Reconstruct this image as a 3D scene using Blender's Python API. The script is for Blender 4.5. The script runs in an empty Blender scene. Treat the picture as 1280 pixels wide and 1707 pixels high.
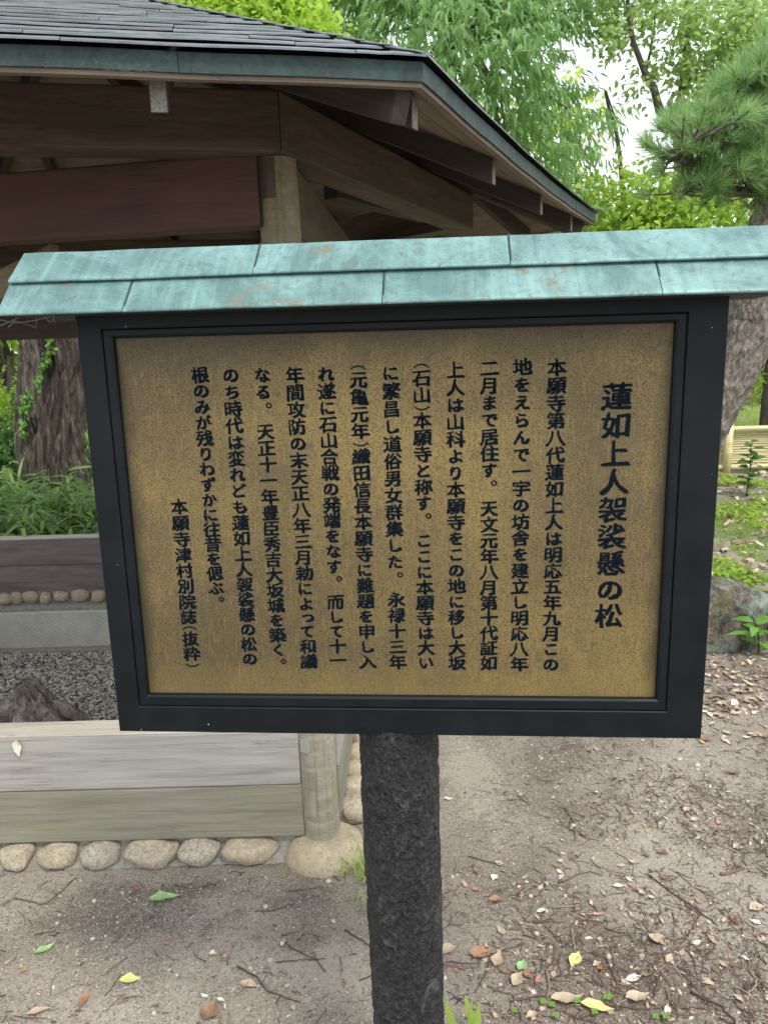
import bpy, bmesh, math, random
import numpy as np
from mathutils import Matrix, Vector, noise as mnoise

random.seed(7); RNG = np.random.default_rng(7)
SC = bpy.context.scene
COL = SC.collection

# ------------------------------------------------------------------ camera, light, exposure
F = 1284.0; CX, CY = 640.0, 853.5
PIT, ROL = math.radians(12.2), math.radians(1.54)
FW = np.array([0, math.cos(PIT), -math.sin(PIT)])
_u = np.array([0, math.sin(PIT), math.cos(PIT)]); _r = np.array([1.0, 0, 0])
RT = math.cos(ROL) * _r - math.sin(ROL) * _u
UP = math.sin(ROL) * _r + math.cos(ROL) * _u
EYE = np.array([0, 0, 1.5])
cam = bpy.data.cameras.new('camera'); camo = bpy.data.objects.new('camera', cam); COL.objects.link(camo)
camo.matrix_world = Matrix(((RT[0], UP[0], -FW[0], EYE[0]), (RT[1], UP[1], -FW[1], EYE[1]), (RT[2], UP[2], -FW[2], EYE[2]), (0, 0, 0, 1)))
cam.sensor_fit = 'VERTICAL'; cam.sensor_height = 36.0; cam.lens = F / 1707 * 36.0
cam.clip_start = 0.05; cam.clip_end = 500
cam.dof.use_dof = True; cam.dof.focus_distance = 1.12; cam.dof.aperture_fstop = 20
SC.camera = camo

SUN_EL, SUN_AZ = math.radians(58), math.radians(150)     # azimuth clockwise from +Y
W = bpy.data.worlds.new('World'); SC.world = W; W.use_nodes = True
nt = W.node_tree; nt.nodes.clear()
sky = nt.nodes.new('ShaderNodeTexSky'); sky.sky_type = 'NISHITA'; sky.sun_disc = False
sky.sun_elevation = SUN_EL; sky.sun_rotation = SUN_AZ
mixs = nt.nodes.new('ShaderNodeMix'); mixs.data_type = 'RGBA'; mixs.inputs[0].default_value = 0.8
mixs.inputs[7].default_value = (8.6, 9.0, 9.4, 1)        # thin bright cloud over the blue
bg = nt.nodes.new('ShaderNodeBackground'); bg.inputs[1].default_value = 0.12
ow = nt.nodes.new('ShaderNodeOutputWorld')
nt.links.new(sky.outputs[0], mixs.inputs[6]); nt.links.new(mixs.outputs[2], bg.inputs[0]); nt.links.new(bg.outputs[0], ow.inputs[0])
sl = bpy.data.lights.new('sun', 'SUN'); sl.energy = 1.5; sl.angle = math.radians(14); sl.color = (1, 0.96, 0.9)
so = bpy.data.objects.new('sun', sl); COL.objects.link(so)
sd = Vector((math.sin(SUN_AZ) * math.cos(SUN_EL), math.cos(SUN_AZ) * math.cos(SUN_EL), math.sin(SUN_EL)))
so.rotation_euler = sd.to_track_quat('Z', 'Y').to_euler()
SC.view_settings.view_transform = 'Standard'; SC.view_settings.look = 'None'
SC.view_settings.gamma = 1; SC.view_settings.use_curve_mapping = False
SC.view_settings.exposure = 0.95
SC.cycles.max_bounces = 6; SC.cycles.transparent_max_bounces = 4

def at(px, py, Y):
    d = FW + RT * (px - CX) / F - UP * (py - CY) / F
    return EYE + d * (Y / d[1])
def atz(px, py, z):
    d = FW + RT * (px - CX) / F - UP * (py - CY) / F
    return EYE + d * ((z - 1.5) / d[2])

# ------------------------------------------------------------------ node helpers
def sock(n, i): return n.inputs[i]
class NM:
    def __init__(s, name):
        s.m = bpy.data.materials.new(name); s.m.use_nodes = True; s.t = s.m.node_tree; s.t.nodes.clear()
        s.o = s.n('ShaderNodeOutputMaterial'); s.b = s.n('ShaderNodeBsdfPrincipled')
        s.l(s.b.outputs[0], s.o.inputs[0])
    def n(s, k, **kw):
        x = s.t.nodes.new(k)
        for a, v in kw.items(): setattr(x, a, v)
        return x
    def l(s, a, b): s.t.links.new(a, b)
    def coord(s, scale=(1, 1, 1), rnd=True, kind='Object'):
        tc = s.n('ShaderNodeTexCoord'); mp = s.n('ShaderNodeMapping'); mp.inputs[3].default_value = scale
        if rnd:
            oi = s.n('ShaderNodeObjectInfo'); ad = s.n('ShaderNodeVectorMath', operation='MULTIPLY_ADD')
            s.l(oi.outputs['Random'], ad.inputs[0]); ad.inputs[1].default_value = (13, 17, 11); s.l(tc.outputs[kind], ad.inputs[2])
            s.l(ad.outputs[0], mp.inputs[0])
        else: s.l(tc.outputs[kind], mp.inputs[0])
        return mp.outputs[0]
    def noise(s, vec, sc=5, det=4, rough=.55, dist=0):
        x = s.n('ShaderNodeTexNoise'); x.inputs['Scale'].default_value = sc; x.inputs['Detail'].default_value = det
        x.inputs['Roughness'].default_value = rough; x.inputs['Distortion'].default_value = dist; s.l(vec, x.inputs['Vector']); return x.outputs[0]
    def vor(s, vec, sc=5, feat='F1', out=0, rnd=1.0):
        x = s.n('ShaderNodeTexVoronoi', feature=feat); x.inputs['Scale'].default_value = sc; s.l(vec, x.inputs['Vector'])
        if 'Randomness' in x.inputs: x.inputs['Randomness'].default_value = rnd
        return x.outputs[out]
    def ramp(s, fac, stops):
        x = s.n('ShaderNodeValToRGB'); e = x.color_ramp.elements
        while len(e) > 1: e.remove(e[-1])
        e[0].position = stops[0][0]; e[0].color = (*stops[0][1], 1)
        for p, c in stops[1:]:
            q = e.new(p); q.color = (*c, 1)
        s.l(fac, x.inputs[0]); return x.outputs[0]
    def fr(s, fac, a, b, c=0.0, d=1.0):
        x = s.n('ShaderNodeMapRange'); x.inputs[1].default_value = a; x.inputs[2].default_value = b
        x.inputs[3].default_value = c; x.inputs[4].default_value = d; s.l(fac, x.inputs[0]); return x.outputs[0]
    def math(s, op, a, b):
        x = s.n('ShaderNodeMath', operation=op)
        for i, v in enumerate((a, b)):
            if isinstance(v, (int, float)): x.inputs[i].default_value = v
            else: s.l(v, x.inputs[i])
        return x.outputs[0]
    def mix(s, fac, a, b, blend='MIX'):
        x = s.n('ShaderNodeMix', data_type='RGBA', blend_type=blend)
        for i, v in ((0, fac), (6, a), (7, b)):
            if isinstance(v, (int, float)): x.inputs[i].default_value = v
            elif isinstance(v, tuple): x.inputs[i].default_value = (*v, 1)
            else: s.l(v, x.inputs[i])
        return x.outputs[2]
    def bump(s, h, strength=.3, dist=.01, prev=None):
        x = s.n('ShaderNodeBump'); x.inputs['Strength'].default_value = strength; x.inputs['Distance'].default_value = dist
        s.l(h, x.inputs['Height'])
        if prev is not None: s.l(prev, x.inputs['Normal'])
        return x.outputs[0]
    def set(s, color=None, rough=None, metal=None, normal=None, spec=None):
        for nm, v in (('Base Color', color), ('Roughness', rough), ('Metallic', metal), ('Normal', normal), ('Specular IOR Level', spec)):
            if v is None: continue
            if isinstance(v, (int, float)): s.b.inputs[nm].default_value = v
            elif isinstance(v, tuple): s.b.inputs[nm].default_value = (*v, 1)
            else: s.l(v, s.b.inputs[nm])
        return s.m

def wood(name, dark, mid, light, rough=.75, moss=0.0, knots=.5, bump=.35, streak=40):
    a = NM(name); v = a.coord((2.6, streak, streak)); g = a.noise(v, 1.0, 8, .72, .5)
    v2 = a.coord((1, 5, 5)); big = a.noise(v2, 1.3, 3)
    v3 = a.coord((5, 160, 160)); fine = a.noise(v3, 1.4, 4, .75)
    c = a.ramp(g, [(.28, dark), (.5, mid), (.74, light)])
    c = a.mix(a.fr(big, .35, .7, 0, .45), c, tuple(x * .62 for x in mid))
    c = a.mix(a.fr(fine, .56, .72, 0, .4), c, tuple(x * .55 for x in dark))
    if moss > 0:
        vm = a.coord((1.5, 3, 3)); mm = a.noise(vm, 2.2, 5, .7)
        c = a.mix(a.fr(mm, .42, .68, 0, moss), c, (.19, .21, .09))
    cr = a.noise(a.coord((2.2, streak * 1.6, streak * 1.6)), 1.0, 3, .5, .6); cl_ = a.fr(a.math('ABSOLUTE', a.math('SUBTRACT', cr, .5), 0), .012, .0, 0, .55)
    cm_ = a.math('MULTIPLY', cl_, a.fr(a.noise(a.coord((1.5, 9, 9)), 2.0, 3), .48, .6)); c = a.mix(cm_, c, tuple(x * .3 for x in dark))
    h = a.math('SUBTRACT', a.math('ADD', a.math('MULTIPLY', g, .6), a.math('MULTIPLY', fine, .5)), cm_)
    return a.set(c, rough, 0, a.bump(h, bump, .004))

M = {}
M['board_grey'] = wood('weathered grey board', (.19, .17, .15), (.33, .315, .285), (.43, .41, .37), moss=.08, streak=60)
M['board_moss'] = wood('weathered mossy board', (.12, .105, .08), (.235, .215, .17), (.34, .32, .26), moss=.35, streak=55)
M['board_back'] = wood('brown back board', (.07, .05, .045), (.155, .12, .115), (.25, .21, .20), streak=22)
M['board_cap'] = wood('sun bleached board top', (.30, .26, .20), (.46, .41, .34), (.58, .54, .47))
M['beam_red'] = wood('reddish brown beam', (.040, .016, .011), (.072, .029, .019), (.105, .046, .030), rough=.65, streak=26, bump=.2)
M['beam'] = wood('dark brown beam', (.030, .020, .014), (.085, .058, .038), (.17, .12, .08), rough=.7, streak=24, bump=.25)
M['rafter'] = wood('dark rafter', (.036, .026, .021), (.058, .042, .034), (.09, .068, .054), rough=.75)
M['soffit'] = wood('soffit board', (.13, .10, .075), (.22, .17, .125), (.30, .24, .18), rough=.8, streak=18)
M['post_wood'] = wood('old post wood', (.13, .115, .075), (.21, .175, .11), (.33, .285, .19), moss=.25, streak=44)
M['post_base'] = wood('old mossy post wood', (.17, .15, .105), (.30, .275, .215), (.44, .41, .335), moss=.5, streak=44)

a = NM('pale end grain'); v = a.coord((60, 60, 60)); n = a.noise(v, 3, 4, .7)
M['endgrain'] = a.set(a.ramp(n, [(.3, (.11, .10, .085)), (.5, (.22, .20, .17)), (.7, (.32, .29, .25))]), .9, 0, a.bump(n, .4, .002))

# verdigris copper
def verdigris(name, base, light, grime, rough=.42, flk=.45, stain=(.15, .135, .08)):
    a = NM(name); v = a.coord((1, 1, 1), rnd=True)
    n1 = a.noise(v, 7, 9, .72, .9); n2 = a.noise(v, 38, 5, .7, 2.2); n3 = a.noise(v, 3.2, 4, .6, .8); n4 = a.noise(v, 120, 3, .6)
    c = a.mix(a.fr(n1, .40, .60), base, light)
    c = a.mix(a.fr(n2, .52, .64, 0, .5), c, grime)
    c = a.mix(a.fr(n3, .5, .7, 0, .55), c, tuple((x + y) / 2 for x, y in zip(base, grime)))
    sk = a.noise(a.coord((55, 2.5, 2.5)), 1.0, 4, .7); c = a.mix(a.fr(sk, .52, .7, 0, .45), c, tuple(x * .5 for x in base)); c = a.mix(a.fr(sk, .46, .3, 0, .35), c, tuple(min(.6, x * 1.25) for x in light))
    c = a.mix(a.fr(n4, .66, .74, 0, flk), c, tuple(min(.7, x * 1.6) for x in light))
    pit = a.noise(v, 75, 4, .75, .5); c = a.mix(a.fr(pit, .63, .69, 0, .7), c, (.07, .075, .08)); rust = a.noise(v, 5.5, 3, .5); rust2 = a.noise(v, 40, 4, .7)
    c = a.mix(a.math('MULTIPLY', a.fr(rust, .61, .66, 0, .85), a.fr(rust2, .5, .58)), c, stain)
    return a.set(c, a.fr(n2, .3, .7, rough - .08, rough + .22), .15, a.bump(a.math('ADD', n2, a.math('MULTIPLY', n1, .8)), .3, .003))
M['verdigris'] = verdigris('verdigris copper', (.072, .158, .146), (.165, .295, .28), (.085, .095, .11))
M['fascia'] = verdigris('dark green copper', (.012, .028, .027), (.022, .054, .048), (.022, .025, .025), .5, 0, (.03, .07, .055))
a = NM('dark patinated copper shingle'); v = a.coord((1, 4, 4)); n = a.noise(v, 7, 5, .7)
M['shingle'] = a.set(a.ramp(n, [(.35, (.10, .105, .11)), (.6, (.19, .20, .21)), (.75, (.30, .32, .32))]), a.fr(n, .3, .7, .22, .38), .85, a.bump(n, .2, .002), .9)

# painted frame with white specks
a = NM('black painted metal'); v = a.coord((1, 1, 1), rnd=False)
d = a.vor(v, 55, 'F1', 0); wn = a.n('ShaderNodeTexVoronoi'); wn.inputs['Scale'].default_value = 80; a.l(v, wn.inputs['Vector'])
sep = a.n('ShaderNodeSeparateColor'); a.l(wn.outputs[1], sep.inputs[0])
spk = a.math('MULTIPLY', a.math('LESS_THAN', wn.outputs[0], a.math('MULTIPLY', sep.outputs[1], .075)), a.math('GREATER_THAN', sep.outputs[0], .83))
n = a.noise(v, 14, 5, .6)
n8 = a.noise(v, 3, 4, .6)
c = a.mix(a.fr(n, .4, .7), (.0028, .0052, .0068), (.0055, .0085, .0105)); c = a.mix(a.fr(n8, .55, .7, 0, .25), c, (.014, .016, .017)); c = a.mix(spk, c, (.6, .6, .56))
M['frame'] = a.set(c, a.fr(n, .3, .7, .42, .6), .0, a.bump(a.noise(v, 300, 2), .05, .001), .22)
a = NM('dark roof timber of the board'); v = a.coord((1, 1, 1)); n = a.noise(v, 30, 3)
M['gable'] = a.set(a.mix(n, (.012, .015, .017), (.03, .03, .03)), .7)

# brass plaque
a = NM('tarnished brass plate'); v = a.coord((1, 1, 1), rnd=False)
vs = a.coord((260, 260, 26), rnd=False); brush = a.noise(vs, 1.3, 3, .6)
grain = a.noise(v, 480, 3, .8); mott = a.noise(v, 9, 6, .65, .6); big = a.noise(v, 2.6, 3, .5)
c = a.mix(a.fr(mott, .3, .72), (.185, .132, .054), (.125, .094, .045))
c = a.mix(a.fr(big, .42, .60, 0, .75), c, (.30, .215, .075)); c = a.mix(a.fr(a.noise(v, 5.5, 5, .65, .8), .5, .68, 0, .6), c, (.105, .085, .055))
c = a.mix(a.fr(grain, .48, .60, 0, .8), c, (.040, .032, .018))
c = a.mix(a.fr(brush, .55, .72, 0, .4), c, (.29, .22, .095)); c = a.mix(a.math('MULTIPLY', a.fr(a.noise(a.coord((30, 30, 1.6), rnd=False), 1, 4, .7), .6, .68), a.fr(a.noise(v, 3, 2), .5, .62)), c, (.10, .085, .055))
c = a.mix(a.fr(brush, .42, .28, 0, .7), c, (.10, .075, .045))
st = a.noise(v, 24, 5, .75, .5); st2 = a.noise(v, 3.7, 2)
c = a.mix(a.math('MULTIPLY', a.fr(st, .58, .66, 0, .8), a.fr(st2, .5, .6)), c, (.15, .13, .105))
spots = a.vor(v, 26, 'F1', 0); c = a.mix(a.fr(spots, .16, .08, 0, .55), c, (.09, .07, .05))
# wavy rim tarnish; the wider dark band at the top paints in roof shade
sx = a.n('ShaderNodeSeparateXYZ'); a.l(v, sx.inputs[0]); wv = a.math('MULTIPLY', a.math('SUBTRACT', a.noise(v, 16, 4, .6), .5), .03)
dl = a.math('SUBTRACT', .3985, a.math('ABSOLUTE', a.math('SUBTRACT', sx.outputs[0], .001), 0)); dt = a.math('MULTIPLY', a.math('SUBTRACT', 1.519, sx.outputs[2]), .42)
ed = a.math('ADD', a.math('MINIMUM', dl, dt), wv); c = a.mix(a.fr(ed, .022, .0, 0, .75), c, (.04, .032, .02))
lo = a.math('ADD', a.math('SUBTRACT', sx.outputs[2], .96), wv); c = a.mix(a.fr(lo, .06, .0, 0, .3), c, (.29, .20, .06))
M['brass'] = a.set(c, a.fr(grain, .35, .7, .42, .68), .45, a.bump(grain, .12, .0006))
a = NM('dark blue black letter paint')
M['ink'] = a.set((.0025, .0065, .0115), .8, 0, None, .08)

# black bark textured post
a = NM('black bark textured post'); v = a.coord((1, 1, .8), rnd=False); v2 = a.coord((1, 1, .55), rnd=False)
n1 = a.noise(v2, 30, 6, .62, 2.6); n2 = a.vor(v, 150, 'F1', 0); n3 = a.noise(v, 95, 5, .7, 2.0)
c = a.mix(a.fr(n3, .42, .7), (.008, .008, .009), (.038, .038, .040)); c = a.mix(a.fr(n1, .54, .66, 0, .55), c, (.105, .108, .108))
h = a.math('ADD', a.math('MULTIPLY', n1, 1.0), a.math('ADD', a.math('MULTIPLY', n3, .6), a.math('MULTIPLY', n2, .3)))
M['sign_post'] = a.set(c, a.fr(n3, .3, .7, .4, .62), 0, a.bump(h, 1.0, .012))

def stone(name, c1, c2, c3, sc=60, moss=0, b=.6):
    a = NM(name); v = a.coord((1, 1, 1)); n = a.noise(v, sc, 5, .75); big = a.noise(v, sc * .12, 4, .6); sp = a.noise(v, sc * 2.4, 2, .6)
    oi = a.n('ShaderNodeObjectInfo')
    c = a.ramp(n, [(.3, c1), (.5, c2), (.68, c3)])
    c = a.mix(a.fr(sp, .56, .66, 0, .8), c, (.07, .06, .05)); c = a.mix(a.fr(a.noise(v, sc * 1.6, 3, .7), .6, .68, 0, .6), c, (.62, .58, .5))
    c = a.mix(a.fr(big, .45, .7, 0, .5), c, tuple(x * .6 for x in c2))
    c = a.mix(a.fr(oi.outputs['Random'], .2, 1, .12, .55), c, (.47, .34, .19))
    if moss: c = a.mix(a.fr(a.noise(v, sc * .2, 5, .7), .5, .66, 0, moss), c, (.13, .15, .06))
    return a.set(c, .88, 0, a.bump(a.math('ADD', n, big), b, .006))
M['cobble'] = stone('rounded granite cobble', (.17, .15, .12), (.36, .33, .27), (.55, .52, .44), 70, .25)
M['corner_stone'] = stone('pale corner stone', (.24, .21, .155), (.37, .34, .26), (.46, .44, .36), 45, .4, .35)
a = NM('lichen covered boulder'); v = a.coord((1, 1, 1)); n = a.noise(v, 18, 6, .75); l = a.noise(v, 5, 5, .7)
geo = a.n('ShaderNodeNewGeometry'); sx = a.n('ShaderNodeSeparateXYZ'); a.l(geo.outputs['Normal'], sx.inputs[0])
c = a.ramp(n, [(.36, (.02, .017, .012)), (.5, (.085, .07, .052)), (.66, (.26, .235, .20))])
c = a.mix(a.fr(l, .53, .62, 0, .55), c, (.26, .36, .29)); c = a.mix(a.fr(a.noise(v, 8, 5, .7), .52, .64, 0, .6), c, (.13, .13, .055))
M['boulder'] = a.set(c, .95, 0, a.bump(n, .9, .03))
a = NM('rough mortar'); v = a.coord((1, 1, 1)); n = a.noise(v, 45, 6, .75)
M['mortar'] = a.set(a.ramp(n, [(.3, (.17, .155, .13)), (.7, (.36, .335, .285))]), .95, 0, a.bump(n, .7, .006))
a = NM('tooled stone kerb'); v = a.coord((1, 1, 1), rnd=False); w = a.n('ShaderNodeTexWave'); w.inputs['Scale'].default_value = 16; w.inputs['Distortion'].default_value = 6; w.inputs['Detail'].default_value = 3
mp = a.n('ShaderNodeMapping'); mp.inputs[2].default_value = (0, math.radians(-35), 0); a.l(v, mp.inputs[0]); a.l(mp.outputs[0], w.inputs[0]); w.bands_direction = 'Z'
n = a.noise(v, 12, 5, .7); c = a.mix(a.fr(n, .3, .7), (.36, .34, .295), (.54, .515, .45)); c = a.mix(a.fr(w.outputs[1], .5, 1, 0, .35), c, (.58, .555, .48))
M['kerbstone'] = a.set(c, .9, 0, a.bump(w.outputs[1], .3, .004))

def leafm(name, c1, c2, c3, rough=.45, trans=.45):
    a = NM(name); at_ = a.n('ShaderNodeAttribute', attribute_name='tint')
    c = a.ramp(at_.outputs['Fac'], [(0, c1), (.5, c2), (1, c3)])
    a.set(c, rough, 0, None, .4)
    tr = a.n('ShaderNodeBsdfTranslucent'); tc = a.mix(.6, c, tuple(min(1, x * 1.6) for x in c3)); a.l(tc, tr.inputs[0])
    mx = a.n('ShaderNodeMixShader'); mx.inputs[0].default_value = trans
    a.l(a.b.outputs[0], mx.inputs[1]); a.l(tr.outputs[0], mx.inputs[2]); a.l(mx.outputs[0], a.o.inputs[0])
    return a.m
M['leaf_lance'] = leafm('glossy lance leaf', (.10, .20, .075), (.20, .35, .12), (.34, .52, .19))
M['leaf_bright'] = leafm('bright yellow green leaf', (.14, .26, .03), (.27, .44, .045), (.42, .56, .08), trans=.5)
M['leaf_mid'] = leafm('mid green leaf', (.14, .25, .04), (.27, .42, .06), (.43, .54, .09), trans=.5)
M['leaf_sparse'] = leafm('thin canopy leaf', (.13, .22, .06), (.22, .34, .09), (.33, .44, .13), trans=.5)
M['leaf_dark'] = leafm('deep green leaf', (.03, .075, .02), (.06, .14, .03), (.11, .21, .05), trans=.4)
M['needle'] = leafm('pine needle', (.08, .17, .055), (.17, .31, .10), (.33, .49, .19), .5, .35)
M['sasa'] = leafm('dwarf bamboo leaf', (.06, .13, .03), (.14, .25, .06), (.30, .40, .13), trans=.4)
M['grass'] = leafm('grass blade', (.14, .24, .045), (.24, .38, .065), (.38, .50, .11), trans=.45)
M['ivy'] = leafm('ivy leaf', (.06, .17, .03), (.12, .28, .04), (.20, .40, .06), trans=.35)
M['twig_bark'] = NM('thin grey brown branch').set((.11, .09, .075), .85)

def bark(name, c1, c2, c3, b=.8, sc=(9, 9, 2.2)):
    a = NM(name); v = a.coord(sc, rnd=False); n = a.noise(v, 1.6, 7, .7, .6); v2 = a.coord((1, 1, .6), rnd=False); f = a.noise(v2, 60, 4, .7)
    c = a.ramp(n, [(.32, c1), (.5, c2), (.68, c3)]); c = a.mix(a.fr(f, .55, .7, 0, .4), c, c1)
    return a.set(c, .92, 0, a.bump(a.math('ADD', n, a.math('MULTIPLY', f, .4)), b, .02))
M['bark_big'] = bark('furrowed bark', (.022, .017, .013), (.082, .064, .049), (.22, .185, .15), b=1.0, sc=(18, 18, 3))
M['bark_pine'] = bark('plated pine bark', (.045, .035, .027), (.175, .145, .12), (.37, .32, .275), b=1.0, sc=(24, 24, 12))
M['bark_far'] = bark('dull tree bark', (.05, .04, .03), (.12, .10, .08), (.2, .18, .15))
M['dead_wood'] = bark('bleached dead root wood', (.06, .045, .035), (.24, .20, .165), (.48, .43, .38), sc=(16, 16, 5))
a = NM('yellow bamboo'); v = a.coord((3, 30, 30)); n = a.noise(v, 1, 3)
M['bamboo'] = a.set(a.ramp(n, [(.3, (.42, .36, .16)), (.6, (.60, .53, .28)), (.8, (.68, .62, .38))]), .45)
a = NM('dark fibre tie'); M['tie'] = a.set((.03, .025, .02), .9)

# soil
a = NM('dry sandy soil'); v = a.coord((1, 1, 1), rnd=False, kind='Object')
big = a.noise(v, 1.7, 5, .62, .5); md = a.noise(v, 9, 5, .65); fi = a.noise(v, 120, 4, .75); fi2 = a.noise(v, 420, 3, .7)
c = a.ramp(big, [(.36, (.145, .12, .093)), (.5, (.275, .237, .187)), (.62, (.40, .352, .285))])
c = a.mix(a.fr(md, .42, .66, 0, .55), c, (.30, .245, .185)); c = a.mix(a.fr(md, .42, .3, 0, .5), c, (.10, .075, .055))
c = a.mix(a.fr(fi, .50, .64, 0, .75), c, (.065, .048, .038)); c = a.mix(a.fr(fi2, .56, .66, 0, .6), c, (.52, .455, .37))
tone_a = a.n('ShaderNodeAttribute', attribute_name='soil_tone'); tone_n = a.math('ADD', tone_a.outputs['Fac'], a.math('MULTIPLY', a.math('ADD', a.math('SUBTRACT', a.noise(v, 9, 8, .78, .4), .5), a.math('SUBTRACT', a.noise(v, 60, 4, .7), .5)), 1.7)); c = a.mix(a.fr(tone_n, .35, .9, 0, .6), c, (.095, .07, .053)); c = a.mix(a.fr(tone_n, -.25, -.7, 0, .6), c, (.47, .415, .335))
pv = a.n('ShaderNodeTexVoronoi'); pv.inputs['Scale'].default_value = 150; a.l(v, pv.inputs['Vector'])
pr = a.n('ShaderNodeSeparateColor'); a.l(pv.outputs[1], pr.inputs[0])
pm = a.math('MULTIPLY', a.math('LESS_THAN', pv.outputs[0], .32), a.math('GREATER_THAN', pr.outputs[0], .7))
pc = a.ramp(pr.outputs[1], [(0, (.5, .44, .34)), (.4, (.34, .3, .25)), (.7, (.6, .57, .5)), (1, (.2, .19, .19))])
c = a.mix(pm, c, pc)
h = a.math('ADD', a.math('ADD', fi, a.math('MULTIPLY', fi2, .5)), a.math('MULTIPLY', pm, .8))
at_ = a.n('ShaderNodeAttribute', attribute_name='green'); gn = a.noise(v, 3, 5, .7)
gm = a.math('MULTIPLY', at_.outputs['Fac'], a.fr(gn, .42, .58, 0, .7)); c = a.mix(gm, c, (.09, .125, .04))
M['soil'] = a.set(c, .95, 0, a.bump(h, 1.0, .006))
def tinted(name, stops, rough=.85, b=0):
    a = NM(name); t = a.n('ShaderNodeAttribute', attribute_name='tint'); v = a.coord((1, 1, 1)); n = a.noise(v, 150, 3, .7)
    c = a.ramp(t.outputs['Fac'], stops); c = a.mix(a.fr(n, .4, .7, 0, .35), c, tuple(x * .5 for x in stops[0][1]))
    return a.set(c, rough, 0, a.bump(n, .4, .002))
M['pebble'] = tinted('mixed pebbles', [(0, (.16, .15, .15)), (.3, (.36, .31, .25)), (.55, (.50, .45, .36)), (.8, (.55, .51, .44)), (.93, (.25, .27, .3)), (1, (.40, .26, .18))])
M['gravel'] = tinted('grey gravel', [(0, (.16, .15, .14)), (.35, (.37, .335, .29)), (.7, (.56, .51, .44)), (.9, (.64, .59, .51)), (1, (.50, .34, .25))])
M['twig'] = tinted('fallen twig', [(0, (.06, .032, .026)), (.5, (.13, .075, .06)), (.85, (.24, .17, .135)), (1, (.36, .31, .26))])
M['litter'] = tinted('leaf litter scraps', [(0, (.10, .065, .045)), (.4, (.24, .155, .10)), (.75, (.43, .33, .23)), (1, (.58, .50, .40))], .7)
def dryleaf(name, c1, c2, rough=.6):
    a = NM(name); v = a.coord((1, 1, 1)); n = a.noise(v, 45, 5, .7); vv = a.coord((260, 40, 1), rnd=False); w = a.noise(vv, 1, 2)
    c = a.mix(a.fr(n, .35, .65), c1, c2); c = a.mix(a.fr(w, .58, .7, 0, .35), c, tuple(x * .55 for x in c1))
    return a.set(c, rough, 0, a.bump(w, .4, .002))
M['leaf_tan'] = dryleaf('tan dry leaf', (.33, .245, .16), (.52, .41, .28))
M['leaf_rust'] = dryleaf('rust dry leaf', (.24, .115, .06), (.38, .21, .12))
M['leaf_brown'] = dryleaf('brown dry leaf', (.16, .09, .05), (.28, .18, .10))
M['leaf_yellow'] = dryleaf('yellow fallen leaf', (.52, .55, .14), (.64, .62, .26))
M['leaf_green'] = dryleaf('green fallen leaf', (.20, .36, .12), (.34, .48, .22))
M['leaf_pink'] = dryleaf('pinkish fallen leaf', (.42, .19, .17), (.52, .31, .27))
M['leaf_pale'] = dryleaf('pale bleached leaf', (.55, .52, .40), (.68, .65, .54))
a = NM('cobweb thread'); M['web'] = a.set((.13, .125, .11), .9)

# ------------------------------------------------------------------ object helpers
WMX = {}
def frame_m(origin, xdir=None, zhint=(0, 0, 1)):
    if xdir is None: return Matrix.Translation(Vector(origin))
    x = Vector(xdir).normalized(); z = Vector(zhint); z = (z - x * z.dot(x)).normalized(); y = z.cross(x)
    m = Matrix((x, y, z)).transposed().to_4x4(); m.translation = Vector(origin); return m
def link(o, mw, parent=None):
    COL.objects.link(o)
    if parent is not None:
        o.parent = parent; o.matrix_parent_inverse = WMX[parent.name].inverted()
    o.matrix_basis = mw; WMX[o.name] = mw.copy() if hasattr(mw, 'copy') else mw
    return o
def tag(o, label=None, cat=None, group=None, kind=None):
    if label: o['label'] = label
    if cat: o['category'] = cat
    if group: o['group'] = group
    if kind: o['kind'] = kind
    return o
def thing(name, origin, label, cat, group=None, m=None):
    o = bpy.data.objects.new(name, None); o.empty_display_size = .1
    link(o, m if m is not None else Matrix.Translation(Vector(origin))); return tag(o, label, cat, group)
def mdata(name, V, Fc, mat, smooth=False, tint=None, mats=None, midx=None):
    me = bpy.data.meshes.new(name); V = np.asarray(V, np.float32).reshape(-1, 3)
    if isinstance(Fc, np.ndarray) and Fc.ndim == 2:
        k = Fc.shape[1]; n = len(Fc)
        me.vertices.add(len(V)); me.vertices.foreach_set('co', V.ravel())
        me.loops.add(n * k); me.loops.foreach_set('vertex_index', Fc.astype(np.int32).ravel())
        me.polygons.add(n); me.polygons.foreach_set('loop_start', np.arange(0, n * k, k, dtype=np.int32))
        me.update(calc_edges=True)
    else: me.from_pydata([tuple(map(float, v)) for v in V], [], [tuple(map(int, f)) for f in Fc]); me.update()
    if smooth: me.polygons.foreach_set('use_smooth', np.ones(len(me.polygons), bool))
    if tint is not None:
        at_ = me.attributes.new('tint', 'FLOAT', 'POINT'); at_.data.foreach_set('value', np.asarray(tint, np.float32))
    for mm in (mats or [mat]): me.materials.append(mm)
    if midx is not None: me.polygons.foreach_set('material_index', np.asarray(midx, np.int32))
    return me
def obj(name, V, Fc, mat, parent=None, mw=None, local=False, **kw):
    """vertices in world space unless local; the object's own frame is mw"""
    mw = mw if mw is not None else Matrix.Identity(4)
    V = np.asarray(V, float).reshape(-1, 3)
    if not local:
        inv = np.array(mw.inverted()); V = V @ inv[:3, :3].T + inv[:3, 3]
    return link(bpy.data.objects.new(name, mdata(name, V, Fc, mat, **kw)), mw, parent)
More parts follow.
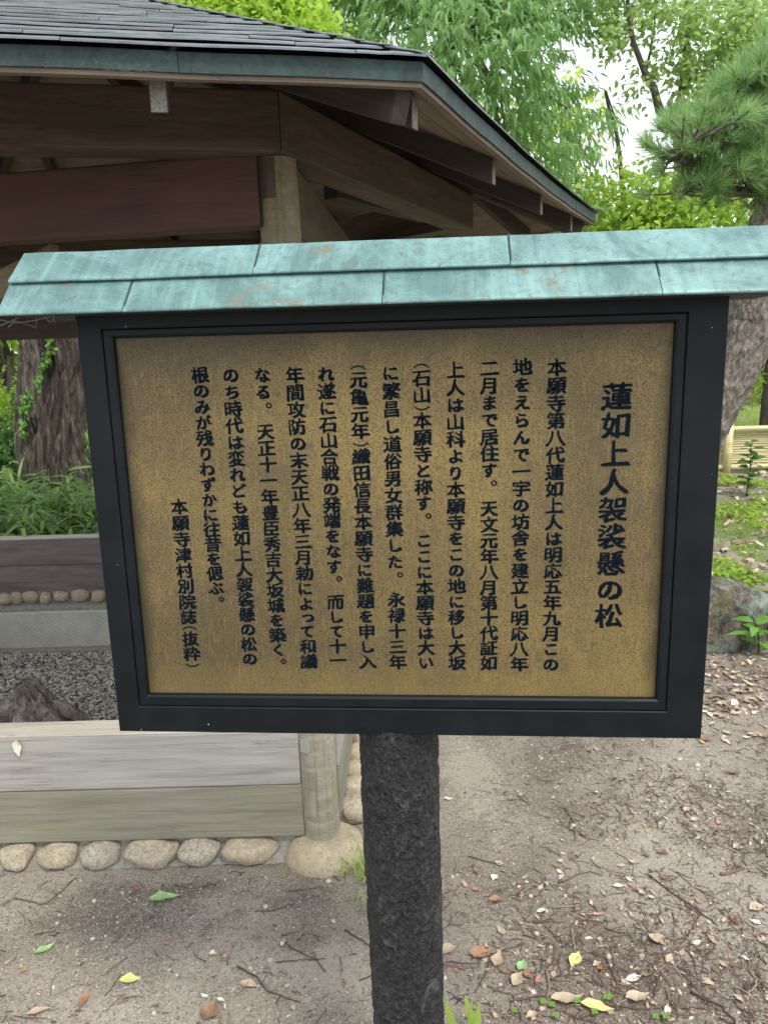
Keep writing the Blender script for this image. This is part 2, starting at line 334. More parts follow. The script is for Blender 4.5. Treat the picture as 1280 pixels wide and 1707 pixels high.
def bevel_obj(name, V, Fc, mat, parent, mw, w=.003, seg=2, mats=None, midx=None, local=False):
    V = np.asarray(V, float)
    if not local:
        inv = np.array(mw.inverted()); V = V @ inv[:3, :3].T + inv[:3, 3]
    me = mdata(name, V, Fc, mat, mats=mats, midx=midx)
    bm = bmesh.new(); bm.from_mesh(me); bmesh.ops.recalc_face_normals(bm, faces=bm.faces)
    if w: bmesh.ops.bevel(bm, geom=list(bm.edges), offset=w, segments=seg, affect='EDGES', profile=.5, clamp_overlap=True)
    bm.to_mesh(me); bm.free()
    return link(bpy.data.objects.new(name, me), mw, parent)
HEX = [(0, 3, 2, 1), (4, 5, 6, 7), (0, 1, 5, 4), (1, 2, 6, 5), (2, 3, 7, 6), (3, 0, 4, 7)]
def board(name, p0, p1, w, h, mat, parent, up=(0, 0, 1), bev=.004, mats=None, endmat=None, wobble=0):
    """a beam along p0->p1 (centre line), width w across, height h"""
    p0, p1 = Vector(p0), Vector(p1); L = (p1 - p0).length; mw = frame_m((p0 + p1) / 2, p1 - p0, up)
    a_, b_, c_ = L / 2, w / 2, h / 2
    V = [(-a_, -b_, -c_), (a_, -b_, -c_), (a_, b_, -c_), (-a_, b_, -c_), (-a_, -b_, c_), (a_, -b_, c_), (a_, b_, c_), (-a_, b_, c_)]
    return bevel_obj(name, V, HEX, mat, parent, mw, bev, 2, mats=mats, midx=([0, 0, 0, 1, 0, 1] if mats else None), local=True)
def hash3(ix, iy, iz, s):
    h = (ix * 374761393 + iy * 668265263 + iz * 2147483647 + s * 974711) & 0xFFFFFFFF
    h = (h ^ (h >> 13)) * 1274126177 & 0xFFFFFFFF; h ^= h >> 16
    return (h & 0xFFFFFF) / 0xFFFFFF
def vnoise(P, s=0):
    P = np.asarray(P, float); I = np.floor(P).astype(np.int64); f = P - I; f = f * f * (3 - 2 * f); r = 0
    for dx in (0, 1):
        for dy in (0, 1):
            for dz in (0, 1):
                w = (f[..., 0] if dx else 1 - f[..., 0]) * (f[..., 1] if dy else 1 - f[..., 1]) * (f[..., 2] if dz else 1 - f[..., 2])
                r = r + w * hash3(I[..., 0] + dx, I[..., 1] + dy, I[..., 2] + dz, s)
    return r
def fbm(P, o=4, s=0):
    r = 0; a_ = .5; P = np.asarray(P, float)
    for i in range(o): r = r + a_ * vnoise(P * 2 ** i + 7.3 * i, s + i); a_ *= .5
    return r
def rock(name, c, r, mat, parent, seed, sub=3, amp=.28, flat=None, rz=0):
    bm = bmesh.new(); bmesh.ops.create_icosphere(bm, subdivisions=sub, radius=1); V = np.array([v.co for v in bm.verts])
    Fc = np.array([[v.index for v in f.verts] for f in bm.faces]); bm.free()
    d = 1 + amp * (fbm(V * 1.3 + seed * 3.1, 3, seed) * 2 - .9) + .09 * (fbm(V * 6 + seed, 3, seed + 5) - .5)
    V = np.sign(V) * np.abs(V) ** .85 * d[:, None] * np.array(r)
    ca, sa = math.cos(rz), math.sin(rz); V = np.stack([V[:, 0] * ca - V[:, 1] * sa, V[:, 0] * sa + V[:, 1] * ca, V[:, 2]], 1)
    if flat is not None: V[:, 2] = np.minimum(V[:, 2], flat - c[2] + (V[:, 2] - flat + c[2]) * .08)
    return obj(name, V, Fc, mat, parent, Matrix.Translation(Vector(c)), local=True, smooth=True)
def tube(path, rad, n=8, jit=0, seed=0, cap=True):
    P = np.asarray(path, float); R = np.asarray(rad, float); k = len(P); T = np.gradient(P, axis=0); T /= np.linalg.norm(T, axis=1)[:, None] + 1e-9
    ref = np.array([0, 0, 1.0]) if abs(T[0, 2]) < .8 else np.array([1.0, 0, 0]); V = []
    for i in range(k):
        x = np.cross(ref, T[i]); x /= np.linalg.norm(x); y = np.cross(T[i], x); ref = np.cross(x, T[i]) * -1 if False else ref
        a_ = np.linspace(0, 2 * math.pi, n, endpoint=False)
        V.append(P[i] + R[i] * (np.cos(a_)[:, None] * x + np.sin(a_)[:, None] * y))
    V = np.concatenate(V); i, j = np.meshgrid(np.arange(k - 1), np.arange(n), indexing='ij'); j2 = (j + 1) % n
    Fc = np.stack([i * n + j, i * n + j2, (i + 1) * n + j2, (i + 1) * n + j], -1).reshape(-1, 4)
    if cap:
        V = np.concatenate([V, P[:1], P[-1:]]); b = k * n
        jj = np.arange(n); Fc = np.concatenate([Fc, np.stack([jj, (jj + 1) % n, np.full(n, b), np.full(n, b)], -1)[:, [1, 0, 2, 3]], np.stack([(k - 1) * n + jj, (k - 1) * n + (jj + 1) % n, np.full(n, b + 1), np.full(n, b + 1)], -1)])
        tri = [tuple(dict.fromkeys(f)) for f in Fc.tolist()]; return V, tri
    return V, Fc
class Acc:
    def __init__(s): s.V = []; s.F = []; s.t = []; s.n = 0
    def add(s, V, Fc, t=None):
        V = np.asarray(V).reshape(-1, 3); s.V.append(V); s.F.extend([tuple(int(x) + s.n for x in f) for f in Fc]); s.n += len(V)
        s.t.append(np.full(len(V), 0 if t is None else t) if np.isscalar(t) or t is None else t)
    def build(s, name, mat, parent=None, mw=None, smooth=True):
        return obj(name, np.concatenate(s.V), s.F, mat, parent, mw, smooth=smooth, tint=np.concatenate(s.t))
def unit(v): return v / (np.linalg.norm(v, axis=-1, keepdims=True) + 1e-9)
def leaves(P, D, N, L, Wd, curl, tint):
    """many leaves at once: 4 triangles each, folded on the midrib and bent down"""
    n = len(P); D = unit(D); S = unit(np.cross(D, N)); N = np.cross(S, D); L = np.broadcast_to(L, n)[:, None]; Wd = np.broadcast_to(Wd, n)[:, None]; c = np.broadcast_to(curl, n)[:, None]
    def pt(t, s, f=0): return P + D * L * t + S * Wd * s + N * (-c * L * t * t + f * Wd)
    V = np.stack([P, pt(.32, -.5, .12), pt(.32, .5, .12), pt(.68, -.38, .08), pt(.68, .38, .08), pt(1, 0)], 1)
    T = np.array([[0, 2, 1], [1, 2, 4], [1, 4, 3], [3, 4, 5]])
    Fc = (T[None] + (np.arange(n) * 6)[:, None, None]).reshape(-1, 3)
    return V.reshape(-1, 3), Fc, np.repeat(np.clip(tint, 0, 1), 6)
def rdir(n, rng=RNG):
    v = rng.normal(size=(n, 3)); return unit(v)

# ------------------------------------------------------------------ terrain
PL = (-2.78, -0.20, 2.09, 4.34)     # planter pit x0,x1,y0,y1 (under the boards)
def hgt(x, y):
    x = np.asarray(x, float); y = np.asarray(y, float)
    edge = 3.62 - .0 * x + .05 * np.sin(x * 5)
    bank = np.clip((y - edge) / .25, 0, 1) * np.clip((x - .9) / .3, 0, 1) * .24
    back = np.clip((y - 4.5) / .12, 0, 1) * .27
    z = np.maximum(bank, back) + np.clip((y - 4) / 10, 0, 1) * .06
    z = z + .014 * (fbm(np.stack([x * 2.2, y * 2.2, x * 0], -1), 3, 3) - .45) + .008 * (fbm(np.stack([x * 14, y * 14, x * 0], -1), 3, 9) - .45)
    return z
xs = np.unique(np.concatenate([-np.geomspace(2.9, 160, 26), np.arange(-2.9, 2.6, .022), np.geomspace(2.6, 160, 40), [PL[0], PL[0] + .03, PL[1] - .03, PL[1]]]))
ys = np.unique(np.concatenate([-np.geomspace(.6, 90, 18), np.arange(-.6, 1.2, .12), np.arange(1.2, 4.7, .022), np.geomspace(4.7, 220, 60), [PL[2], PL[2] + .03, PL[3] - .03, PL[3]]]))
X, Yg = np.meshgrid(xs, ys, indexing='xy'); Z = hgt(X, Yg)
pit = (X > PL[0] + .015) & (X < PL[1] - .015) & (Yg > PL[2] + .015) & (Yg < PL[3] - .015)
Z = np.where(pit, -.235, Z)
nx, ny = len(xs), len(ys); i, j = np.meshgrid(np.arange(ny - 1), np.arange(nx - 1), indexing='ij')
gf = np.stack([i * nx + j, i * nx + j + 1, (i + 1) * nx + j + 1, (i + 1) * nx + j], -1).reshape(-1, 4)
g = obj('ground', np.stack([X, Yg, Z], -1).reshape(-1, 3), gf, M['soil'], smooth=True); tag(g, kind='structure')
ga = g.data.attributes.new('green', 'FLOAT', 'POINT'); gv = np.clip((Yg - 4.0) / .8, 0, 1) * np.where(X > 0, 1, .6) * (1 - ((Yg > 8.6) & (Yg < 9.8)) * .8)
ga.data.foreach_set('value', gv.astype(np.float32).ravel())

tone_v = np.zeros_like(X)  # soil tone patches: darker where positive, paler where negative
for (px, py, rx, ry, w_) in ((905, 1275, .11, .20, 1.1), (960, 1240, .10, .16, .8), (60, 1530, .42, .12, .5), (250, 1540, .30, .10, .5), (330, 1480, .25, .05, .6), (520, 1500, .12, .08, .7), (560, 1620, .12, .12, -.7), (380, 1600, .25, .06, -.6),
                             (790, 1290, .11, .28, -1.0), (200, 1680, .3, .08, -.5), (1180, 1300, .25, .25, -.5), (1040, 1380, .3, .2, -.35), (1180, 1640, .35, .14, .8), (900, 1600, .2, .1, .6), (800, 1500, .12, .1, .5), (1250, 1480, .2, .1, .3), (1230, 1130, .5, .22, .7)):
    q = atz(px, py, 0); tone_v += w_ * np.exp(-(((X - q[0]) / rx) ** 2 + ((Yg - q[1]) / ry) ** 2))
g.data.attributes.new('soil_tone', 'FLOAT', 'POINT').data.foreach_set('value', tone_v.astype(np.float32).ravel())

# ------------------------------------------------------------------ the notice board
YW = math.radians(4.6); SU = np.array([math.cos(YW), -math.sin(YW), 0]); SV = np.array([-math.sin(YW), -math.cos(YW), 0])
S0 = np.array([.009, 1.12, 0]); SM = Matrix(((SU[0], -SV[0], 0, S0[0]), (SU[1], -SV[1], 0, S0[1]), (0, 0, 1, 0), (0, 0, 0, 1)))
# local frame: x along the board, -y toward the viewer, z up
sign = thing('notice_board', None, 'black framed notice board with brass plate and green copper roof on a black post', 'notice board', m=SM)
def ring(rect_prof, name, mat, bev=0):
    """sweep a profile [(x0,x1,z0,z1,y)...] of nested rectangles"""
    V = []; Fc = []
    for (x0, x1, z0, z1, y) in rect_prof: V += [(x0, y, z0), (x1, y, z0), (x1, y, z1), (x0, y, z1)]
    for k in range(len(rect_prof) - 1):
        for q in range(4): Fc.append((k * 4 + q, k * 4 + (q + 1) % 4, k * 4 + 4 + (q + 1) % 4, k * 4 + 4 + q))
    return obj(name, V, Fc, mat, sign, SM, local=True)
b = lambda r, e: (r[0] + e, r[1] - e, r[2] + e, r[3] - e)
OUT = (-.4515, .4705, .895, 1.566); IN1 = (-.4145, .4165, .940, 1.5335); PLQ = (-.3985, .4005, .9595, 1.520)
ring([(*OUT, .055), (*OUT, .002), (*b(OUT, .0015), 0), (*b(IN1, -.0015), 0), (*IN1, .0012), (*IN1, .02)], 'outer_frame', M['frame'])
ring([(*b(IN1, .0006), .02), (*b(IN1, .0006), .0035), (*b(IN1, .002), .002), (*b(PLQ, -.004), .002), (*b(PLQ, -.001), .0045), (*PLQ, .0125)], 'inner_moulding', M['frame'])
pv_, pf_ = [], []
x0, x1, z0, z1 = b(PLQ, -.002)
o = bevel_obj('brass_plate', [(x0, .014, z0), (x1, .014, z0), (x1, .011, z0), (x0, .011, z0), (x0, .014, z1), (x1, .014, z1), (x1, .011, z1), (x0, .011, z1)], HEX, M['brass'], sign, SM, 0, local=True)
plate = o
x0, x1, z0, z1 = OUT
bevel_obj('back_panel', [(x0 + .001, .055, z0 + .001), (x1 - .001, .055, z0 + .001), (x1 - .001, .022, z0 + .001), (x0 + .001, .022, z0 + .001), (x0 + .001, .055, z1 - .03), (x1 - .001, .055, z1 - .03), (x1 - .001, .022, z1 - .03), (x0 + .001, .022, z1 - .03)], HEX, M['frame'], sign, SM, 0, local=True)
for sx_ in (-.433, .433):      # screw heads on the rear side battens
    pass
board('top_batten', SM @ Vector((-.40, .03, 1.59)), SM @ Vector((.42, .03, 1.59)), .05, .05, M['gable'], sign)
# post: bark textured, slightly crooked
def textured_trunk(name, path, rad, mat, parent, nseg, nring, disp, origin, seed=0, smooth=True):
    P = np.asarray(path, float); t = np.linspace(0, len(P) - 1, nring); ax = np.arange(len(P))
    C_ = np.stack([np.interp(t, ax, P[:, k]) for k in range(3)], 1)
    for _ in range(3):
        C_[1:-1] = (C_[:-2] + C_[1:-1] * 2 + C_[2:]) / 4
    R_ = np.interp(t, ax, rad); T = unit(np.gradient(C_, axis=0)); ref = np.array([0, 1.0, 0]); x = unit(np.cross(ref[None], T)); y = np.cross(T, x)
    a_ = np.linspace(0, 2 * math.pi, nseg, endpoint=False); ln = np.concatenate([[0], np.cumsum(np.linalg.norm(np.diff(C_, axis=0), axis=1))])
    A, Lg = np.meshgrid(a_, ln); dd = disp(A, Lg, seed)
    rr = R_[:, None] + dd
    V = C_[:, None, :] + rr[..., None] * (np.cos(A)[..., None] * x[:, None, :] + np.sin(A)[..., None] * y[:, None, :])
    n = nseg; i, j = np.meshgrid(np.arange(nring - 1), np.arange(n), indexing='ij'); j2 = (j + 1) % n
    Fc = np.stack([i * n + j, i * n + j2, (i + 1) * n + j2, (i + 1) * n + j], -1).reshape(-1, 4)
    return obj(name, V.reshape(-1, 3), Fc, mat, parent, Matrix.Translation(Vector(origin)), smooth=smooth)
def d_post(A, Lg, s):
    P = np.stack([np.cos(A) * 2.2, np.sin(A) * 2.2, Lg * 22], -1); w = fbm(P * .8, 3, 5)
    P2 = np.stack([np.cos(A) * 4 + w * 4, np.sin(A) * 4 + w * 3, Lg * 40 + w * 3], -1)
    r1 = 1 - np.abs(fbm(P2, 4, 11) * 2 - .95) * 2
    r2 = 1 - np.abs(fbm(np.stack([np.cos(A) * 9 + w * 5, np.sin(A) * 9 + w * 4, Lg * 60 + w * 9], -1), 3, 31) * 2 - .9) * 2
    return .0050 * (fbm(P, 3, 2) - .45) + .0042 * r1 + .0018 * r2
pb = S0 + SU * .0075
textured_trunk('post', [pb + np.array([.006, .063, -.3]), pb + np.array([.004, .063, .3]), pb + np.array([.0, .064, .6]), pb + np.array([-.002, .064, .90])], [.0585, .0595, .061, .0618], M['sign_post'], sign, 200, 620, d_post, (pb[0], pb[1], 0))

# copper roof of the board: two tiers each side, individual sheets
def sheet(name, u0, u1, v0, z0, v1, z1, th, seed, lip=.006, dz=0):
    """v = distance toward the viewer; from (v0,z0) low edge to (v1,z1) high edge"""
    n = max(6, int((u1 - u0) / .012)); us = np.linspace(u0, u1, n)
    dv, dzz = v1 - v0, z1 - z0; Ls = math.hypot(dv, dzz); d = np.array([dv, dzz]) / Ls; nn = np.array([-d[1], d[0]]) if dv < 0 else np.array([d[1], -d[0]])
    if nn[1] < 0: nn = -nn
    prof = [(1.0, 0), (.75, 0), (.5, 0), (.25, 0), (.09, .0006), (.02, .0002)]
    pts = [np.array([v0, z0]) + d * Ls * t + nn * (th + e) for t, e in prof]
    c = np.array([v0, z0]) + nn * th / 2
    for k in range(1, 6):
        an = math.pi * k / 6; pts.append(c - d * (math.sin(an) * th * .75) + nn * math.cos(an) * th * .55)
    pts += [np.array([v0, z0]) + d * Ls * .1, np.array([v1, z1])]
    pts = np.array(pts); m = len(pts); V = np.zeros((n, m, 3))
    V[:, :, 0] = us[:, None]; V[:, :, 1] = -pts[None, :, 0]; V[:, :, 2] = pts[None, :, 1]
    P = V.copy(); P *= 14; w = (fbm(P + seed, 3, seed) - .45); V[:, :5, 2] += w[:, :5] * .0022; V[:, 5:12, 2] += w[:, 5:12] * .0018
    V[:, :, 1] += (fbm(np.stack([us * 9, us * 0 + seed, us * 0], -1), 2, seed) - .4)[:, None] * .0018
    i, j = np.meshgrid(np.arange(n - 1), np.arange(m), indexing='ij'); j2 = (j + 1) % m
    Fc = [tuple(f) for f in np.stack([i * m + j, i * m + j2, (i + 1) * m + j2, (i + 1) * m + j], -1).reshape(-1, 4).tolist()]
    Fc += [tuple(range(m - 1, -1, -1)), tuple((n - 1) * m + k for k in range(m))]
    o = obj(name, V.reshape(-1, 3), Fc, M['verdigris'], roof, SM, local=True); 
    me = o.data; bm = bmesh.new(); bm.from_mesh(me); bmesh.ops.recalc_face_normals(bm, faces=bm.faces); bm.to_mesh(me); bm.free()
    me.polygons.foreach_set('use_smooth', np.ones(len(me.polygons), bool)); me.set_sharp_from_angle(angle=math.radians(40))
    return o
roof = link(bpy.data.objects.new('roof', None), SM, sign)
LE, RE = -.531, .552
for k, (u0, u1) in enumerate(((LE, -.3535), (-.3525, .0005), (.0015, .3625), (.3635, RE))):
    sheet('copper_sheet', u0, u1, .061 + .0006 * (k % 2), 1.5545, .014, 1.600, .0045, 3 + k)
    sheet('copper_sheet', u0, u1, -.121, 1.5545, -.074, 1.600, .0045, 23 + k)
for k, (u0, u1) in enumerate(((LE + .0008, -.180), (-.179, .1715), (.1725, RE - .0008))):
    sheet('copper_sheet', u0, u1, .0225, 1.6005 + .0007 * (k % 2), -.0295, 1.6425, .0045, 43 + k)
    sheet('copper_sheet', u0, u1, -.0825, 1.6005, -.0305, 1.6425, .0045, 63 + k)
# standing seams between sheets
for (u, va, za, vb, zb) in ((-.353, .0605, 1.5605, .022, 1.5985), (.001, .0605, 1.5605, .022, 1.5985), (.363, .0605, 1.5605, .022, 1.5985), (-.1795, .022, 1.6065, -.028, 1.6475), (.172, .022, 1.6065, -.028, 1.6475)):
    board('seam', SM @ Vector((u + .0015, -va, za)), SM @ Vector((u + .0015, -vb, zb)), .0022, .0016, M['fascia'], roof, bev=.0004)
# gable boards closing the ends, soffit under the sheets
for u in (LE + .004, RE - .016):
    V = [(u + e, -v, z) for e in (0, .012) for v, z in ((.056, 1.5545), (-.116, 1.5545), (-.030, 1.638))]
    bevel_obj('gable_board', V, [(0, 1, 2), (5, 4, 3), (0, 3, 4, 1), (1, 4, 5, 2), (2, 5, 3, 0)], M['gable'], roof, SM, 0, local=True)
V = [(x, -v, z) for x in (LE + .016, RE - .016) for v, z in ((.052, 1.553), (-.112, 1.553), (-.112, 1.5575), (.052, 1.5575))]
bevel_obj('soffit_board', V, [(0, 1, 2, 3), (7, 6, 5, 4), (0, 4, 5, 1), (1, 5, 6, 2), (2, 6, 7, 3), (3, 7, 4, 0)], M['gable'], roof, SM, 0, local=True)
# spider web rag hanging under the left end
web = Acc()
for k in range(7):
    x = LE + .02 + .09 * RNG.random(); p = np.array([x, -.03 - .025 * RNG.random(), 1.5530]); q = p + np.array([.03 * RNG.normal(), 0, -.006 - .018 * RNG.random()]); r_ = q + np.array([.025 * RNG.normal(), 0, .006 + .008 * RNG.random()])
    V, Fc = tube([p, (p + q) / 2 + np.array([0, 0, -.002]), q, r_], [.0007, .0006, .0006, .0005], 4); web.add(V, Fc, .5)
w_ = obj('cobweb', np.concatenate(web.V), web.F, M['web'], roof, SM, local=True)

# lettering
TITLE = '蓮如上人袈裟懸の松'
COLS = ['本願寺第八代蓮如上人は明応五年九月この', '地をえらんで一宇の坊舎を建立し明応八年', '二月まで居住す。天文元年八月第十代証如',
        '上人は山科より本願寺をこの地に移し大坂', '（石山）本願寺と称す。ここに本願寺は大い', 'に繁昌し道俗男女群集した。永禄十三年',
        '（元亀元年）織田信長本願寺に難題を申し入', 'れ遂に石山合戦の発端をなす。而して十一', '年間攻防の末天正八年三月勅によって和議',
        'なる。天正十一年豊臣秀吉大坂城を築く。', 'のち時代は変れども蓮如上人袈裟懸の松の', '根のみが残りわずかに往昔を偲ぶ。', '本願寺津村別院誌（抜粋）']
XC = [.2415, .193, .1465, .0975, .0495, .005, -.042, -.089, -.1355, -.183, -.230, -.276, -.324]
ZR = [(1.475, .999), (1.477, .999), (1.476, 1.001), (1.475, 1.001), (1.475, 1.001), (1.473, 1.001), (1.475, 1.002), (1.473, 1.004), (1.473, 1.002), (1.474, 1.004), (1.475, 1.006), (1.476, 1.108), (1.279, 1.001)]
gl = {}
def glyph(ch):
    if ch in gl: return gl[ch]
    cu = bpy.data.curves.new('glyph', 'FONT'); cu.body = ch; cu.size = 1.0; cu.resolution_u = 3; cu.fill_mode = 'FRONT'; cu.extrude = 0
    to = bpy.data.objects.new('glyph', cu); COL.objects.link(to); bpy.context.view_layer.update()
    me = to.evaluated_get(bpy.context.evaluated_depsgraph_get()).to_mesh()
    V = np.array([v.co[:] for v in me.vertices])[:, :2].copy(); me.calc_loop_triangles(); T = np.array([t.vertices[:] for t in me.loop_triangles])
    to.to_mesh_clear(); COL.objects.unlink(to); bpy.data.objects.remove(to); bpy.data.curves.remove(cu)
    gl[ch] = (V, T); return gl[ch]
_v, _t = glyph('国'); GC = (_v.max(0) + _v.min(0)) / 2; GS = (_v.max(0) - _v.min(0)).max()   # centre and size of the ideographic cell
CELL = GS / .90
BRK = '（）'
def line(text, xc, ztop, zbot, size, nib):
    adv = {'（': .42, '）': .5, '。': .95}
    w = [adv.get(c, 1.0) for c in text]
    for k, c in enumerate(text):
        if c == '。' and k + 1 < len(text): w[k] = 1.35
        if c == '。' and k + 1 == len(text): w[k] = .7
        if c == 'っ': w[k] = .8
    tot = sum(w); pitch = (ztop - zbot) / tot; Vs, Ts = [], []; n = 0; z = ztop
    for c, wk in zip(text, w):
        V, T = glyph(c); V = (V - GC) / CELL
        if c in BRK:
            V = (V - (V.max(0) + V.min(0)) / 2); V = np.stack([V[:, 1], -V[:, 0]], 1) * np.array([.85, .85])
            cz = z - wk * pitch / 2
        elif c == '。': V = (V - (V.max(0) + V.min(0)) / 2) * .95 + np.array([.27, .0]); cz = z - .28 * pitch
        elif c == 'っ': V = V * 1.0 + np.array([.08, .1]); cz = z - wk * pitch / 2
        else: cz = z - wk * pitch / 2
        kana = ('\u3040' <= c <= '\u30ff')
        if c not in BRK and c != '。':
            sc_ = .90 if kana else 1.0; V = V * sc_
            V[:, 1] += .055 * V[:, 0]                               # strokes rise to the right as brushed
            V[:, 0] += .018 * np.sin(V[:, 1] * 5 + ord(c)); V[:, 1] += .014 * np.sin(V[:, 0] * 6 + ord(c) * 1.7)
            V = V * np.array([1.0 + .03 * math.sin(ord(c)), .93])
        q = nib * (.35 if c in BRK or c == '。' else (1.15 if kana else (.50 if len(V) > 330 else .66 if len(V) > 220 else 1.0)))
        hh_ = np.sin(V[:, 0] * 23.1 + V[:, 1] * 17.7 + ord(c) * .37) * .38
        ff = np.clip(.84 + .75 * V[:, 0] - .55 * V[:, 1] + hh_, .05, 1.75)
        for kk, (ox, oy) in enumerate(((-.040, .022), (-.013, .007), (.013, -.007), (.040, -.022), (.012, .022), (-.014, -.020))):
            P = V + np.array([[ox, oy]]) * (q * ff)[:, None]
            P3 = np.stack([xc + P[:, 0] * size, np.full(len(P), .0108 - .00011 * kk), cz + P[:, 1] * size], 1)
            Vs.append(P3); Ts.append(T + n); n += len(P)
        z -= wk * pitch
    return np.concatenate(Vs), np.concatenate(Ts)
for k, (tx, xc, (zt, zb)) in enumerate([(TITLE, .3265, (1.4405, 1.070))] + list(zip(COLS, XC, ZR))):
    V, T = line(tx, xc, zt, zb, .0425 if k == 0 else .0268, .98 if k == 0 else 1.12)
    o = obj('text_title' if k == 0 else 'text_column', V, T, M['ink'], plate, SM, local=True)

# ------------------------------------------------------------------ the pavilion over the old root
dv = lambda az: np.array([math.sin(math.radians(az)), math.cos(math.radians(az)), 0])
C0 = np.array([.095, 1.598, 0]); RH = 2.05; AZ = 141.5; CEN = C0 - RH * dv(AZ); Z0 = 2.021; SL = .46; DD = RH * math.cos(math.radians(30)); ZT = Z0 + SL * DD
pav = thing('pavilion', (CEN[0], CEN[1], 0), 'low timber pavilion with six sided dark shingle roof and green copper eaves', 'pavilion')
HC = [CEN + RH * dv(AZ - 60 * k) for k in range(6)]; HC[1] = C0 + 2.04 * dv(24.2); HC[5] = C0 + 2.04 * dv(-100.8)
FD = []
for k in range(6):      # face 0 is right of the near corner, face 5 left of it
    A, B = HC[k], HC[(k + 1) % 6]; L_ = np.linalg.norm(B - A); e = (B - A) / L_; uF = float((CEN - A) @ e); inn = CEN - A - e * uF; D_ = np.linalg.norm(inn); FD.append((A, B, L_, e, uF, inn / D_, D_))
SG = [.016, .016, .016, .016, .016, .0]
def span(k, d):
    A, B, L_, e, uF, inn, D_ = FD[k]; f = min(.999, d / D_); return uF * f, L_ - (L_ - uF) * f
def fpt(k, u, d, h):
    A, B, L_, e, uF, inn, D_ = FD[k]; sag = SG[k] * (1 - (2 * u / L_ - 1) ** 2) * max(0, 1 - d / .6)
    return A + e * u + inn * d + np.array([0, 0, Z0 + (ZT - Z0) * d / D_ + h - sag])
def slab(name, k, d0, d1, hb0, hb1, ht0, ht1, mat, parent, n=6):
    V = []
    for t in np.linspace(0, 1, n + 1):
        for d, hb, ht in ((d0, hb0, ht0), (d1, hb1, ht1)):
            a_, b_ = span(k, max(d, 0)); u = a_ + (b_ - a_) * t; V += [fpt(k, u, d, hb), fpt(k, u, d, ht)]
    Fc = []
    for i in range(n):
        a_ = i * 4; c = a_ + 4; Fc += [(a_, c, c + 1, a_ + 1), (a_ + 1, c + 1, c + 3, a_ + 3), (a_ + 3, c + 3, c + 2, a_ + 2), (a_ + 2, c + 2, c, a_)]
    Fc += [(0, 1, 3, 2), (n * 4 + 2, n * 4 + 3, n * 4 + 1, n * 4)]
    V = np.array(V); return obj(name, V, Fc, mat, parent, frame_m(V.mean(0), FD[k][3]))
def strip(name, k, o0, o1, za, zb, mat, s_a=0, s_b=1, segs=24):
    V = []
    for t in np.linspace(s_a, s_b, segs + 1):
        for off in (o0, o1):
            a_, b_ = span(k, off) if off >= 0 else (off * .5, FD[k][2] - off * .5); u = a_ + (b_ - a_) * t
            sag = SG[k] * (1 - (2 * t - 1) ** 2); base = FD[k][0] + FD[k][3] * u + FD[k][5] * off; w = .0008 * math.sin(t * 31 + k)
            for z in (za, zb): V.append(base + np.array([0, 0, Z0 + z - sag + w]))
    Fc = []
    for i in range(segs):
        a_ = i * 4; c = a_ + 4; Fc += [(a_, c, c + 1, a_ + 1), (a_ + 1, c + 1, c + 3, a_ + 3), (a_ + 3, c + 3, c + 2, a_ + 2), (a_ + 2, c + 2, c, a_)]
    Fc += [(0, 1, 3, 2), (segs * 4 + 2, segs * 4 + 3, segs * 4 + 1, segs * 4)]
    V = np.array(V); return obj(name, V, Fc, mat, pav, frame_m(V.mean(0), FD[k][3]))
for k in range(6):
    strip('copper_fascia', k, 0, .004, -.034, .0, M['fascia'], 0, .78); strip('copper_fascia', k, -.0008, .004, -.0342, .0, M['fascia'], .7805, 1, 8)
    strip('eave_board', k, .006, .022, -.0425, -.0125, M['soffit'])
    d = .022; q = 0; D_ = FD[k][6]
    while d < D_ - .1:
        d1 = min(d + (.15 if q else .10), D_ - .02)
        slab('soffit_board', k, d, d1 - .003, -.046 - .001 * (q % 2), -.046 - .001 * (q % 2), -.030, -.030, M['soffit'], pav, 6); d = d1; q += 1
